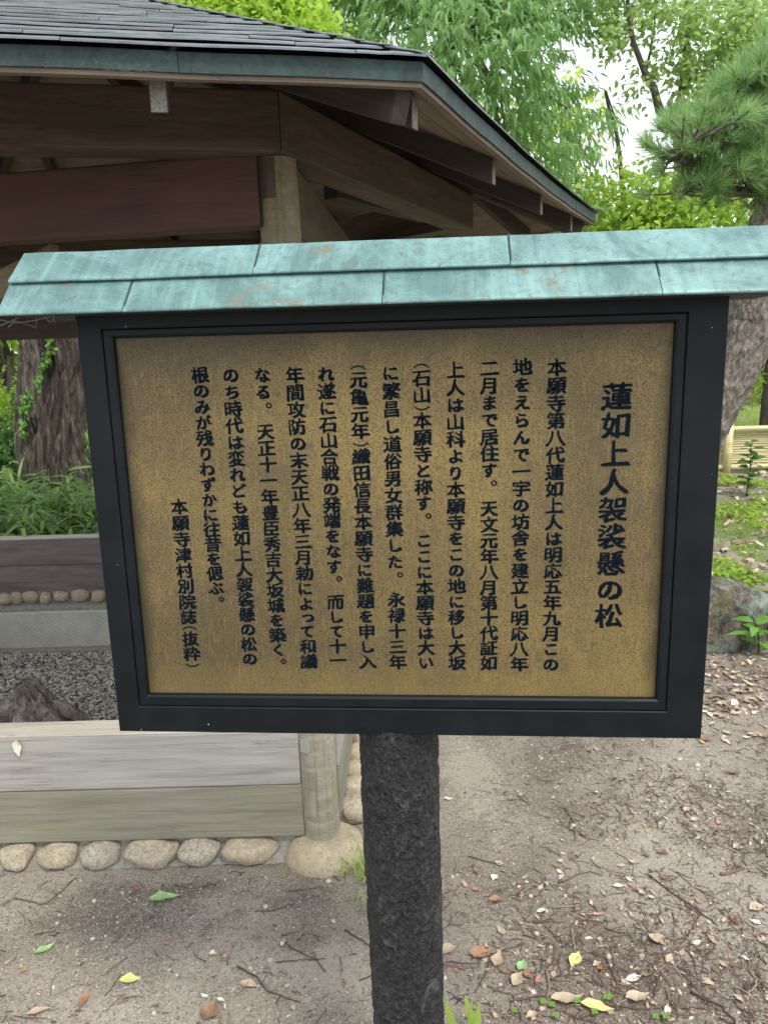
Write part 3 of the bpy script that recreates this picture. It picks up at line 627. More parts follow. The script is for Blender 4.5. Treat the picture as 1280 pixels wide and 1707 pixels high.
# shingles: courses of long thin copper pieces, each one a part
cnt = 0
for k in range(6):
    A, B, L_, e, uF, inn, D_ = FD[k]; nrow = 23 if k == 5 else (14 if k == 0 else 9); step = (D_ - .02) / nrow
    for r in range(nrow):
        d0 = -.012 if r == 0 else r * step; d1 = min(r * step + step * 1.12, D_ - .012); a_, b_ = span(k, max(d0, 0))
        if r == 0: a_ -= .006; b_ += .006
        npc = max(1, int(round((b_ - a_) / (.50 if k == 5 else 1.1)))); rr = random.Random(k * 100 + r); off = rr.uniform(.1, .9)
        cuts = [a_] + [a_ + (b_ - a_) * (i_ + off) / npc for i_ in range(npc) if .04 < (i_ + off) / npc < .96] + [b_]
        for s0, s1 in zip(cuts[:-1], cuts[1:]):
            j_ = rr.uniform(0, .0016); d_ = d0 - rr.uniform(0, .004); V = []; n = 6 if k == 5 else 3; ph = rr.random() * 6
            for u in np.linspace(s0 + .0008, s1 - .0008, n + 1):
                wob = .0009 * math.sin(u * 13 + ph); li = rr.uniform(0, .0012)
                for d, hb, ht in ((d_, .0088 + j_ + li, .0125 + j_ + li), (d_ + .006, .0090 + j_, .0138 + j_ + li), (d_ + .5 * (d1 - d_), .0040, .0098), (d1, .0008, .0040)):
                    lo, hi = span(k, max(d, 0)); lo -= .006 * (r == 0); hi += .006 * (r == 0); uu = max(lo, min(hi, u)); V += [fpt(k, uu, d, hb + wob), fpt(k, uu, d, ht + wob)]
            Fc = []
            for i in range(n):
                x = i * 8; c = x + 8
                for u_ in range(3): Fc += [(x + 1 + 2 * u_, c + 1 + 2 * u_, c + 3 + 2 * u_, x + 3 + 2 * u_), (x + 2 * u_ + 2, c + 2 * u_ + 2, c + 2 * u_, x + 2 * u_)]
                Fc += [(x, c, c + 1, x + 1), (x + 7, c + 7, c + 6, x + 6)]
            Fc += [(0, 1, 3, 2), (2, 3, 5, 4), (4, 5, 7, 6)]; y = n * 8; Fc += [(y + 2, y + 3, y + 1, y), (y + 4, y + 5, y + 3, y + 2), (y + 6, y + 7, y + 5, y + 4)]
            V = np.array(V); obj('shingle', V, Fc, M['shingle'], pav, frame_m(V.mean(0), e), smooth=True).data.set_sharp_from_angle(angle=math.radians(35)); cnt += 1
# hip caps, stepped
for k in range(6):
    A = HC[k] + np.array([0, 0, Z0 + .012]); T_ = np.array([CEN[0], CEN[1], ZT + .012]); n = 26
    for r in range(n):
        p = A + (T_ - A) * (r / n - .004); q = A + (T_ - A) * ((r + 1.1) / n)
        board('hip_cap', p + np.array([0, 0, .003 + .001 * (r % 2)]), q + np.array([0, 0, .0]), .04, .004, M['shingle'], pav, bev=.002)
rock_top = board('finial', (CEN[0], CEN[1], ZT - .02), (CEN[0], CEN[1], ZT + .16), .12, .12, M['fascia'], pav, up=(0, 1, 0), bev=.02)
# rafters
def rafter(k, u, d0=.055):
    A, B, L_, e, uF, inn, D_ = FD[k]; f = u / uF if u < uF else (L_ - u) / (L_ - uF); dmax = f * D_ - .02; sl = (ZT - Z0) / D_; sag = SG[k] * (1 - (2 * u / L_ - 1) ** 2)
    zt = lambda d: Z0 - .049 + sl * d - sag * max(0, 1 - d / .6)
    p0 = A + e * u + inn * d0; p1 = A + e * u + inn * dmax; w = .0165; hh = .064; V = []
    for p, d in ((p0, d0), (p1, dmax)):
        for sd_ in (-w, w): V += [p + e * sd_ + np.array([0, 0, zt(d) - hh]), p + e * sd_ + np.array([0, 0, zt(d)])]
    Fc = [(0, 2, 3, 1), (4, 5, 7, 6), (0, 1, 5, 4), (2, 6, 7, 3), (0, 4, 6, 2), (1, 3, 7, 5)]
    mw = frame_m((p0 + p1) / 2 + np.array([0, 0, Z0]), p1 - p0 + np.array([0, 0, sl * (dmax - d0)]))
    return bevel_obj('rafter', V, Fc, None, pav, mw, .002, 1, mats=[M['rafter'], M['endgrain']], midx=[1, 0, 0, 0, 0, 0])
for k in range(6):
    L_ = FD[k][2]; pos = [.098, .68, 1.26, 1.80] if k == 0 else ([L_ - .49, L_ - 1.01, L_ - 1.53] if k == 5 else [L_ / 2 + x for x in (-.75, -.25, .25, .75)])
    for s_ in pos: rafter(k, s_)
for k in range(6):   # hip rafters
    A = HC[k]; p = A + (CEN - A) * .03; q = A + (CEN - A) * .97
    zz = lambda P_: Z0 - .052 + (ZT - Z0) * (np.linalg.norm(P_ - A) / np.linalg.norm(CEN - A))
    board('hip_rafter', (p[0], p[1], zz(p) - .035), (q[0], q[1], zz(q) - .035), .04, .07, M['rafter'], pav, bev=.003)
# ring beam: six mitred timbers
def hexbeam(R1, th, zb, zt_, mat, name):
    for k in range(6):
        g1 = R1 / RH; g2 = g1 - th / DD; a1, a2 = CEN + (HC[k] - CEN) * g1, CEN + (HC[(k + 1) % 6] - CEN) * g1
        b1, b2 = CEN + (HC[k] - CEN) * g2, CEN + (HC[(k + 1) % 6] - CEN) * g2; t_ = unit((a2 - a1)[None])[0] * .0008
        V = [(*(p + s)[:2], z) for z in (zb, zt_) for p, s in ((a1, t_), (a2, -t_), (b2, -t_), (b1, t_))]
        bevel_obj(name, V, HEX, mat, pav, frame_m((a1 + a2) / 2 + np.array([0, 0, (zb + zt_) / 2]), a2 - a1), .004, 2)
hexbeam(1.54, .105, 1.963, 2.098, M['beam'], 'ring_beam')
# posts and lower tie beams
def postm(name, base, top, r0, r1, mat, seed):
    def dd(A, Lg, s): return .0022 * (fbm(np.stack([np.cos(A) * 7 + seed, np.sin(A) * 7, Lg * 1.2], -1), 4, seed) - .5) - .0028 * (fbm(np.stack([np.cos(A) * 22, np.sin(A) * 22 + seed, Lg * .8], -1), 2, seed + 3) > .53)
    return textured_trunk(name, [base, (np.array(base) + np.array(top)) / 2, top], [r0, (r0 + r1) / 2, r1], mat, pav, 96, 60, dd, base)
BL = np.array([-.213, 2.085, .06]); BT = np.array([-.2475, 2.082, 1.962])
postm('post', BL, BL + (BT - BL) * .4, .0555, .0545, M['post_base'], 3); postm('post', BL + (BT - BL) * .4 + np.array([0, 0, .001]), BT, .0545, .0505, M['post_wood'], 4)
ends = {'back_right': np.array([-.06, 4.42, .05]), 'left': np.array([-2.82, 2.62, .05]), 'back_left': np.array([-2.86, 4.42, .05])}
for k, (nm, p) in enumerate(ends.items()): postm('post', p, p + np.array([0, 0, 1.93]), .055, .05, M['post_wood'], 7 + k)
# tenon plugs and repair patches of the near post
def plug(cx, cz, w, h, mat, yo=.0):
    t = (cz - BL[2]) / (BT[2] - BL[2]); c = BL + (BT - BL) * t; n = 6; V = []
    for z in (cz - h / 2, cz + h / 2):
        for u in np.linspace(-w / 2, w / 2, n):
            r = .0572; x = cx + u; V.append((c[0] + x, c[1] - math.sqrt(max(1e-6, r * r - x * x)) - yo, z))
        for u in np.linspace(w / 2, -w / 2, n):
            r = .045; x = cx + u; V.append((c[0] + x, c[1] - math.sqrt(max(1e-6, r * r - x * x)), z))
    m = 2 * n; Fc = [tuple(range(m - 1, -1, -1)), tuple(range(m, 2 * m))] + [(i, (i + 1) % m, m + (i + 1) % m, m + i) for i in range(m)]
    obj('repair_patch', V, Fc, mat, pav, frame_m(c, (0, 0, 1), (0, 1, 0)))
plug(-.028, .372, .030, .040, M['board_grey']); plug(-.018, .262, .036, .055, M['board_moss']); plug(-.021, .19, .03, .085, M['post_base'], .0006)
plug(-.018, 1.912, .034, .095, M['beam'], -.006)
z1_, z2_ = 1.800, 1.972
d1_ = dv(-77.4); q0 = np.array([-.290, 2.031, 0]); thb = .075; off = np.array([-d1_[1], d1_[0], 0]); off = off if off[1] > 0 else -off
pA = q0 + off * thb / 2; pB = pA + d1_ * 2.55
board('tie_beam', (pA[0], pA[1], (z1_ + z2_) / 2), (pB[0], pB[1], (z1_ + z2_) / 2 - .0), thb, z2_ - z1_, M['beam_red'], pav, bev=.004)
board('tie_beam', (-.236, 2.135, 1.870), (-.10, 4.38, 1.870), .075, .165, M['beam'], pav)
board('tie_beam', (-.10, 4.42, 1.72), (-2.83, 4.42, 1.72), .08, .27, M['rafter'], pav)
board('tie_beam', (-2.83, 2.68, 1.870), (-2.86, 4.36, 1.870), .075, .165, M['beam'], pav)
# curved knee brace under the left end of the front tie beam
kb = []
for t in np.linspace(0, 1, 9):
    an = t * math.pi / 2; kb.append((-1.62 + 1.0 * math.sin(an) * .62, 2.62 - .1 * t, 1.52 + .265 * (1 - (1 - t) ** 2)))
V, Fc = [], []
for i_, p in enumerate(kb):
    V += [(p[0], p[1] - .035, p[2] - .035), (p[0], p[1] + .035, p[2] - .035), (p[0], p[1] + .035, p[2] + .05), (p[0], p[1] - .035, p[2] + .05)]
    if i_: 
        a_ = (i_ - 1) * 4
        for q in range(4): Fc.append((a_ + q, a_ + (q + 1) % 4, a_ + 4 + (q + 1) % 4, a_ + 4 + q))
Fc += [(3, 2, 1, 0), tuple(len(V) - 4 + q for q in range(4))]
bevel_obj('knee_brace', V, Fc, M['post_wood'], pav, frame_m(kb[4], (1, 0, .3)), .004, 2)
# inner struts seen through the gap on the right
board('inner_strut', (-.15, 2.75, 2.03), (.20, 3.30, 2.03), .06, .09, M['rafter'], pav)
board('inner_strut', (CEN[0], CEN[1], 2.32), (CEN[0] + 1.30 * dv(113)[0], CEN[1] + 1.30 * dv(113)[1], 2.04), .07, .09, M['rafter'], pav)
# cobwebs on the fascia
cw = Acc()
for (px, py) in ((35, 108), (60, 107), (215, 116), (228, 118), (190, 114)):
    for _ in range(12):
        p = at(px + RNG.normal() * 12, py + RNG.normal() * 2.5, 1.475); q = p + np.array([.015 * RNG.normal(), -.002, .006 * RNG.normal()]); V, Fc = tube([p, (p + q) / 2 + np.array([0, -.004, -.002]), q], [.0004, .0003, .0003], 3); cw.add(V, Fc, .5)
tag(cw.build('cobweb', M['web'], pav), kind='stuff')

# ------------------------------------------------------------------ the sunken bed's enclosure
enc = thing('bed_enclosure', (-1.5, 3.2, 0), 'low weathered board wall on cobble footing round a sunken gravel bed', 'garden bed')
def bd(p0, p1, zb, zt_, th, mat, cap=None):
    o = board('board', (*p0, (zb + zt_) / 2), (*p1, (zb + zt_) / 2), th, zt_ - zb, mat, enc, bev=.004)
    return o
bd((-2.8, 2.097), (-.266, 2.095), .2425, .414, .088, M['board_grey']); bd((-2.8, 2.099), (-.263, 2.097), .069, .240, .086, M['board_moss'])
cap = board('board_top', (-2.8, 2.098, .4165), (-.268, 2.096, .4165), .089, .005, M['board_cap'], enc, bev=.0015)
s0_, s1_ = (-.1835, 2.145), (-.0855, 4.36)
bd(s0_, s1_, .2425, .412, .05, M['board_grey']); bd(s0_, s1_, .069, .240, .05, M['board_moss'])
bd((-2.8, 4.408), (-.13, 4.408), .292, .448, .085, M['board_back']); bd((-2.8, 4.410), (-.13, 4.410), .135, .289, .085, M['board_back'])
board('board_top', (-2.8, 4.409, .4505), (-.13, 4.409, .4505), .088, .005, M['board_cap'], enc, bev=.0015)
bd((-2.82, 2.15), (-2.84, 4.36), .2425, .414, .07, M['board_grey']); bd((-2.82, 2.15), (-2.84, 4.36), .069, .240, .07, M['board_moss'])
# mortar bed
def mort(name, pts, x0, x1, axis='x'):
    V = []; n = 60; xs_ = np.linspace(x0, x1, n)
    for x in xs_:
        for (a_, z) in pts:
            w = (fbm(np.array([[x * 16, a_ * 30, z * 20]]), 3, 4)[0] - .45) * .018
            V.append((x, a_ + w, z) if axis == 'x' else (a_ + w, x, z))
    m = len(pts); Fc = [(i * m + j, (i + 1) * m + j, (i + 1) * m + (j + 1) % m, i * m + (j + 1) % m) for i in range(n - 1) for j in range(m)]
    Fc += [tuple(range(m)), tuple((n - 1) * m + k for k in range(m - 1, -1, -1))]
    return obj(name, V, Fc, M['mortar'], enc, smooth=False)
mort('mortar_footing', [(2.135, -.25), (2.135, .066), (2.082, .066), (2.066, .03), (2.025, .004), (2.012, -.05)], -2.8, -.28)
mort('mortar_footing', [(-.235, -.25), (-.235, .066), (-.175, .066), (-.16, .03), (-.14, .008), (-.13, -.05)], 2.2, 4.36, 'y')
mort('mortar_footing', [(4.45, .10), (4.45, .133), (4.385, .133), (4.37, .06), (4.33, .035), (4.33, .02), (4.45, .02)], -2.8, -.13)
board('kerb_stone', (-2.8, 4.38, -.105), (-1.25, 4.38, -.105), .12, .25, M['kerbstone'], enc, bev=.01); board('kerb_stone', (-1.247, 4.38, -.105), (-.15, 4.38, -.105), .12, .25, M['kerbstone'], enc, bev=.01)
board('kerb_base', (-2.8, 4.30, -.215), (-.15, 4.30, -.215), .06, .03, M['mortar'], enc, bev=.006)
# footing cobbles in front
k = 0
for (a_, b__, top, bot) in ((-190, -128, 1410, 1456), (-122, -66, 1410, 1458), (-60, -6, 1410, 1455), (-2, 52, 1409, 1453), (61, 126, 1408, 1444), (132, 197, 1407, 1452), (201, 293, 1403, 1447), (294, 363, 1401, 1450), (369, 461, 1399, 1449)):
    c = at((a_ + b__) / 2, (top + bot) / 2 + 1, 2.03); w = (b__ - a_) / F * 2.35 * .5; h = .037
    rock('cobble', (c[0], 2.055, .031), (w * 1.0, .052, h), M['cobble'], enc, 11 + k, amp=.42, flat=.0672); k += 1
rock('corner_stone', (-.203, 2.065, .006), (.120, .115, .070), M['corner_stone'], enc, 41, sub=4, amp=.10, flat=.066)
for i_, (y, x, r_) in enumerate(((2.235, -.098, .047), (2.345, -.095, .046), (2.455, -.094, .050), (2.57, -.090, .052), (2.70, -.082, .055), (2.83, -.078, .05), (2.95, -.07, .055), (3.08, -.066, .05))):
    rock('cobble', (x - .022, y, .036), (.052, r_, .042), M['cobble'], enc, 61 + i_, amp=.2)
k = 0
for (px, w) in ((8, 28), (29, 24), (52, 30), (77, 20), (103, 26), (135, 32), (165, 26), (197, 30), (-25, 30), (-58, 30)):
    c = at(px, 1001 + (k % 3), 4.36); rock('cobble', (c[0], 4.372, .095 + .004 * ((k * 7) % 3 - 1)), (w / F * 4.45 * .5, .04, .036 + .005 * (k % 2)), M['cobble'], enc, 81 + k, sub=2, amp=.35); k += 1
for x in np.arange(-1.3, -.15, .12): rock('cobble', (x, 4.372, .095), (.052, .04, .036), M['cobble'], enc, 101 + k, sub=2, amp=.35); k += 1
# gravel bed
def pebbles(n, fx, rng, rmin, rmax, name, mat, parent=None, zf=None, sub=1):
    bm = bmesh.new(); bmesh.ops.create_icosphere(bm, subdivisions=sub, radius=1); B = np.array([v.co for v in bm.verts]); T = np.array([[v.index for v in f.verts] for f in bm.faces]); bm.free()
    P = fx(n, rng); n = len(P); r = rmin * (rmax / rmin) ** (rng.random(n) ** 2.2); S = r[:, None] * np.stack([1 + .5 * rng.random(n), .8 + .3 * rng.random(n), .5 + .3 * rng.random(n)], 1)
    a_ = rng.random(n) * 6.28; J = 1 + .22 * (rng.random((n, len(B))) - .5)
    V = B[None] * S[:, None, :] * J[..., None]; ca, sa = np.cos(a_)[:, None], np.sin(a_)[:, None]
    V = np.stack([V[..., 0] * ca - V[..., 1] * sa, V[..., 0] * sa + V[..., 1] * ca, V[..., 2]], -1)
    P = P.copy(); P[:, 2] += r * .12
    V = V + P[:, None, :]; Fc = (T[None] + (np.arange(n) * len(B))[:, None, None]).reshape(-1, 3)
    return tag(obj(name, V.reshape(-1, 3), Fc, mat, parent, tint=np.repeat(rng.random(n), len(B)), smooth=True), kind='stuff')
def gbed(n, rng):
    x = rng.uniform(-2.5, -.9, n); y = rng.uniform(2.9, 4.27, n); return np.stack([x, y, np.full(n, -.225) + .012 * rng.random(n)], 1)
pebbles(17000, gbed, np.random.default_rng(3), .005, .012, 'bed_gravel', M['gravel'])
# the dead root in the bed
rt = thing('dead_root', (-1.72, 3.35, -.22), 'bleached twisted dead pine root standing in the gravel bed', 'root')
def d_root(A, Lg, s):
    w = fbm(np.stack([np.cos(A) * 1.5, np.sin(A) * 1.5, Lg * 4 + s], -1), 3, s)
    return .036 * (1 - np.abs(fbm(np.stack([np.cos(A) * 3.6 + w * 2, np.sin(A) * 3.0, Lg * 5 + s], -1), 4, s + 2) * 2 - 1) * 2.4) - .01
rb = np.array([-1.70, 3.36, -.25])
textured_trunk('stump', [rb, rb + [.0, 0, .08], rb + [.015, .02, .15], rb + [.0, .03, .20], rb + [-.03, .02, .245]], [.13, .105, .08, .05, .012], M['dead_wood'], rt, 110, 150, d_root, rb, 1)
for i_, (dx, dy, r_) in enumerate(((.20, .03, .05), (.17, -.10, .045), (-.16, -.08, .06), (-.2, .08, .05), (.05, -.17, .05))):
    textured_trunk('root_arm', [rb + [dx * .15, dy * .15, .12], rb + [dx * .6, dy * .6, .10], rb + [dx, dy, .05], rb + [dx * 1.3, dy * 1.35, .0]], [r_ * 1.2, r_, r_ * .8, r_ * .4], M['dead_wood'], rt, 48, 50, lambda A, L_, s: d_root(A, L_, s) * .4, rb, 5 + i_)

# ------------------------------------------------------------------ boulders and bank on the right
for i_, (c, r, lab) in enumerate((((1.52, 3.72, .08), (.50, .24, .215), 'rounded boulder with pale green lichen right of the notice board'), ((2.12, 3.64, .08), (.26, .22, .18), 'darker boulder at the right edge beside the lichen covered one'),
                                 ((1.02, 3.78, .08), (.24, .2, .18), 'small boulder at the left end of the bank kerb'), ((2.55, 3.72, .1), (.28, .22, .2), 'boulder past the right end of the visible bank'))):
    o = rock('boulder', c, r, M['boulder'], None, 150 + i_, sub=5, amp=.42); tag(o, lab, 'boulder', 'boulders along the bank')

# ------------------------------------------------------------------ bamboo fence
FY = 6.9; fz = float(hgt(3.0, FY)); 
fen = thing('bamboo_fence', (3.2, FY, fz), 'low yellow bamboo fence along the lawn behind the boulders', 'fence')
for x in (2.06, 3.095, 4.13, 5.17):
    V, Fc = tube([(x, FY - .05, fz - .05), (x, FY - .05, fz + .2), (x, FY - .05, fz + .455)], [.036, .035, .035], 14); obj('fence_post', V, Fc, M['bamboo'], fen, Matrix.Translation((x, FY, fz)), smooth=True)
for z in (.40, .055):
    V, Fc = tube([(1.9, FY - .02, fz + z), (3.5, FY - .02, fz + z), (5.2, FY - .02, fz + z)], [.024] * 3, 12); obj('fence_rail', V, Fc, M['bamboo'], fen, frame_m((3.5, FY, fz + z), (1, 0, 0)), smooth=True)
for k in range(14):
    z = .09 + k * .0215; V, Fc = tube([(1.95, FY + .02, fz + z), (3.5, FY + .02, fz + z + .003 * math.sin(k)), (5.15, FY + .02, fz + z)], [.0098] * 3, 8); obj('bamboo_cane', V, Fc, M['bamboo'], fen, frame_m((3.5, FY, fz + z), (1, 0, 0)), smooth=True)

# ------------------------------------------------------------------ trees
def d_bark(fu, fv, amp, s0=0):
    def f(A, Lg, s):
        w = fbm(np.stack([np.cos(A) * 1.2, np.sin(A) * 1.2, Lg * 1.4], -1), 3, s0 + 1)
        n = fbm(np.stack([np.cos(A) * fu + w * .9, np.sin(A) * fu + w * .9, Lg * fv], -1), 4, s0)
        rdg = 1 - np.abs(n * 2 - .94) * 4.2
        return -amp * np.clip(rdg, -.3, 1) + amp * .5 * (fbm(np.stack([np.cos(A) * fu * 4, np.sin(A) * fu * 4, Lg * fv * 5], -1), 3, s0 + 7) - .5)
    return f
def branches(acc, root, tips, r0, rng, bend=.25):
    for tp in tips:
        root = np.asarray(root); d = tp - root; L = np.linalg.norm(d); m1 = root + d * .35 + rng.normal(size=3) * L * bend * .3 + np.array([0, 0, L * .08]); m2 = root + d * .7 + rng.normal(size=3) * L * bend * .25
        V, Fc = tube([root, m1, m2, tp], [r0, r0 * .6, r0 * .38, r0 * .12], 6); acc.add(V, Fc, .5)
def crown_pts(lobes, n, rng, hole=.46, hs=.9, shell=.35):
    out = []
    tot = sum(l[1][0] * l[1][1] * l[1][2] for l in lobes)
    for c, r in lobes:
        m = int(n * r[0] * r[1] * r[2] / tot) * 2; d = rdir(m, rng); rad = rng.random(m) ** shell; P = np.array(c) + d * rad[:, None] * np.array(r)
        keep = fbm(P * hs + 3.7, 3, 21) > hole; out.append(P[keep])
    P = np.concatenate(out); rng.shuffle(P); return P[:n]
def foliage(kind, C_, cen, rng, size=1.0):
    n = len(C_)
    if kind == 'lance':
        k = 11; out = unit(C_ - np.array(cen)) + rng.normal(size=(n, 3)) * .5; out[:, 2] = out[:, 2] * .4 - .15; out = unit(out)
        t = rng.random((n, k)); base = C_[:, None] + out[:, None] * (t[..., None] * .26 * size) + rng.normal(size=(n, k, 3)) * .02
        D = out[:, None] * .8 + rng.normal(size=(n, k, 3)) * .55; D[..., 2] -= .75; N = rng.normal(size=(n, k, 3)) * .5 + np.array([0, -.3, 1.0])
        L = .125 * size * (.7 + .5 * rng.random((n, k))); Wd = L * .20; tint = .45 + .28 * rng.normal(size=(n, k)) * .7 + .25 * (rng.random((n, 1)) - .5); cl = .35
    elif kind == 'broad':
        k = 12; base = C_[:, None] + rng.normal(size=(n, k, 3)) * .085 * size; D = rng.normal(size=(n, k, 3)); D[..., 2] = D[..., 2] * .5 - .35; N = rng.normal(size=(n, k, 3)) * .55 + np.array([0, -.25, 1.0])
        L = .075 * size * (.6 + .6 * rng.random((n, k))); Wd = L * .62; tint = .5 + .22 * rng.normal(size=(n, k)) + .3 * (rng.random((n, 1)) - .5); cl = .25
    V, Fc, tn = leaves(base.reshape(-1, 3), D.reshape(-1, 3), N.reshape(-1, 3), L.ravel(), Wd.ravel(), cl, tint.ravel()); return V, Fc, tn
def tree(name, origin, label, cat, lobes, n, kind, mat, rng, size=1.0, trunk=None, barkm='bark_far', ntips=40, r0=.05, group=None, hole=.46, hs=.9, crown_c=None, shell=.35):
    t = thing(name, origin, label, cat, group); O = Matrix.Translation(Vector(origin))
    cc = crown_c or np.mean([l[0] for l in lobes], axis=0); C_ = crown_pts(lobes, n, rng, hole, hs, shell)
    V, Fc, tn = foliage(kind, C_, cc, rng, size); obj('crown', V, Fc, mat, t, O, tint=tn)
    ac = Acc()
    if trunk is not None:
        pth, rad = trunk; V, Fc = tube(pth, rad, 14); obj('trunk', V, Fc, M[barkm], t, O, smooth=True); top = np.array(pth[-1]); mid_ = np.array(pth[-2])
    else: top = mid_ = np.array(origin)
    tips = C_[rng.choice(len(C_), min(ntips, len(C_)), replace=False)]
    for q, tp in enumerate(tips): branches(ac, top if q % 2 else mid_ + (top - mid_) * .5, [tp], r0, rng)
    if ntips: ac.build('limbs', M['twig_bark'] if trunk is None or r0 < .04 else M['bark_far'], t, O)
    return t
R_ = np.random.default_rng
gz = lambda x, y: float(hgt(x, y))
# long leaved oak behind the pavilion roof
tree('oak_tree', (.9, 9.4, gz(.9, 9.4)), 'tall tree with long narrow drooping leaves behind the pavilion roof', 'tree',
     [((.55, 8.2, 4.3), (1.35, 1.1, 1.2)), ((1.55, 8.3, 3.9), (.85, .9, 1.0)), ((.2, 8.8, 5.6), (1.8, 1.3, 1.2)), ((1.7, 8.6, 5.3), (1.0, 1.0, 1.1)), ((.6, 8.3, 3.0), (1.2, .8, .6)), ((1.6, 8.1, 2.85), (.6, .6, .5))],
     3300, 'lance', M['leaf_lance'], R_(31), 1.0, ([(.9, 9.4, .2), (.85, 9.3, 2.2), (.8, 9.1, 4.0), (.8, 9.0, 5.4)], [.2, .16, .12, .07]), ntips=60, r0=.035, hole=.40, hs=1.2)
# ginkgo like tree whose trunk stands left behind the bed
bt = thing('ginkgo_tree', (-2.72, 6.3, .28), 'big tree with deeply furrowed bark left behind the gravel bed, bright leaves over the roof', 'tree'); OB = Matrix.Translation((-2.72, 6.3, .28))
tb_ = at(82, 545, 6.3); tb2 = at(96, 830, 6.3)
cx0, cx1 = tb2[0], tb_[0]
textured_trunk('trunk', [(cx0 + .02, 6.3, -.1), (cx0, 6.3, .35), (cx0 - .015, 6.3, .65), (cx1, 6.3, 1.45), (cx1 - .05, 6.3, 2.6), (cx1, 6.3, 4.2)], [.305, .285, .262, .238, .21, .15], M['bark_big'], bt, 280, 420, d_bark(5.2, 1.5, .062), (-2.72, 6.3, .28))
C_ = crown_pts([((-1.55, 6.3, 5.0), (1.35, 1.2, 1.15)), ((-2.6, 6.3, 5.4), (1.5, 1.4, 1.2)), ((-.86, 6.0, 4.5), (.58, .6, .62)), ((-1.55, 6.1, 4.25), (.7, .5, .45))], 2100, R_(41), .42, 1.5)
rr_ = R_(45); ex = []
for (px, py, sx_, sy_, n_) in ((230, -10, 30, 16, 45), (290, 5, 30, 16, 60), (350, 12, 32, 18, 75), (400, 22, 30, 20, 85), (455, 30, 30, 20, 85), (505, 42, 22, 18, 60), (535, 52, 12, 12, 26), (480, -10, 40, 20, 50), (380, -20, 40, 16, 50)):
    for _ in range(n_): ex.append(at(px + rr_.normal() * sx_ * .8, py + rr_.normal() * sy_ * .8, 5.9 + rr_.normal() * .25))
C_ = np.concatenate([C_, np.array(ex)]); V, Fc, tn = foliage('broad', C_, (-2, 6.3, 4.6), R_(42), .80); obj('crown', V, Fc, M['leaf_bright'], bt, OB, tint=tn)
ac = Acc(); rr_ = R_(43)
for tp in C_[:45]: branches(ac, (-2.7, 6.3, 3.9), [tp], .04, rr_)
ac.build('limbs', M['bark_far'], bt, OB)
# ivy on it
iv = thing('ivy', (cx1, 6.0, .3), 'strand of bright green ivy climbing the furrowed trunk', 'climbing plant'); ivp = []; rg = R_(44)
ipx = [(86, 545), (84, 575), (78, 598), (70, 620), (62, 640), (52, 662), (38, 672), (45, 690), (38, 712)]
for (px, py) in ipx:
    for _ in range(24):
        ivp.append(at(px + rg.normal() * 2.2, py + rg.uniform(-14, 14), 6.04 + .02 * rg.normal()))
ivp = np.array(ivp); m_ = len(ivp); D = rg.normal(size=(m_, 3)); D[:, 2] -= .8; D[:, 1] *= .3
V, Fc, tn = leaves(ivp, D, np.tile([0, -1.0, .3], (m_, 1)) + rg.normal(size=(m_, 3)) * .4, .034 * (.6 + .6 * rg.random(m_)), .028, .2, .5 + .3 * rg.normal(size=m_)); obj('foliage', V, Fc, M['ivy'], iv, Matrix.Translation((cx1, 6.0, .3)), tint=tn)
V, Fc = tube([at(px, py, 6.06) for px, py in ipx], [.007] * len(ipx), 6); obj('stem', V, Fc, M['twig_bark'], iv, Matrix.Translation((cx1, 6.0, .3)))

# thin branched tree against the sky, right
def px_path(pts, Y): return [at(x, y, Y + dy) for x, y, dy in pts]
tt = thing('slender_tree', (4.3, 9.0, gz(4.3, 9)), 'slender tree with bare curving branches against the white sky', 'tree'); OT = Matrix.Translation((4.3, 9.0, gz(4.3, 9)))
ac = Acc(); Yt = 8.6
for pts, r0, r1 in (([(1150, 560, 0), (1142, 420, 0), (1136, 300, 0), (1133, 236, 0), (1131, 190, 0)], .085, .05),
                    ([(1133, 236, 0), (1126, 205, 0), (1098, 183, -.1), (1090, 150, -.1), (1075, 122, -.1), (1071, 112, -.1), (1055, 70, -.2), (1048, 30, -.2), (1043, -40, -.3)], .045, .014),
                    ([(1076, 116, -.1), (1084, 84, -.1), (1090, 40, -.1), (1098, -30, 0)], .014, .005), ([(1121, 196, 0), (1114, 172, .1), (1122, 158, .1), (1142, 148, .1), (1150, 136, .1), (1142, 118, .1), (1128, 104, .1)], .022, .008),
                    ([(1131, 190, 0), (1138, 130, .1), (1142, 85, .1), (1150, 30, .1), (1152, -40, .1)], .035, .015), ([(1236, 150, .2), (1228, 90, .2), (1232, 55, .2), (1235, 0, .2), (1238, -50, .2)], .03, .018), ([(1229, 62, .2), (1218, 35, .2), (1210, 10, .2)], .012, .005),
                    ([(1229, 64, .2), (1245, 30, .2), (1250, 0, .2), (1256, -30, .2)], .014, .006), ([(1008, 150, .3), (1014, 180, .3), (1026, 215, .3), (1032, 255, .3), (1038, 330, .3)], .012, .022), ([(1024, 195, .3), (1016, 170, .3), (1010, 150, .3)], .01, .004)):
    P = px_path(pts, Yt); V, Fc = tube(P, np.linspace(r0, r1, len(P)) * 1.25, 8); ac.add(V, Fc, .5)
ac.build('branches', M['bark_far'], tt, OT)
rg = R_(51); cl = []
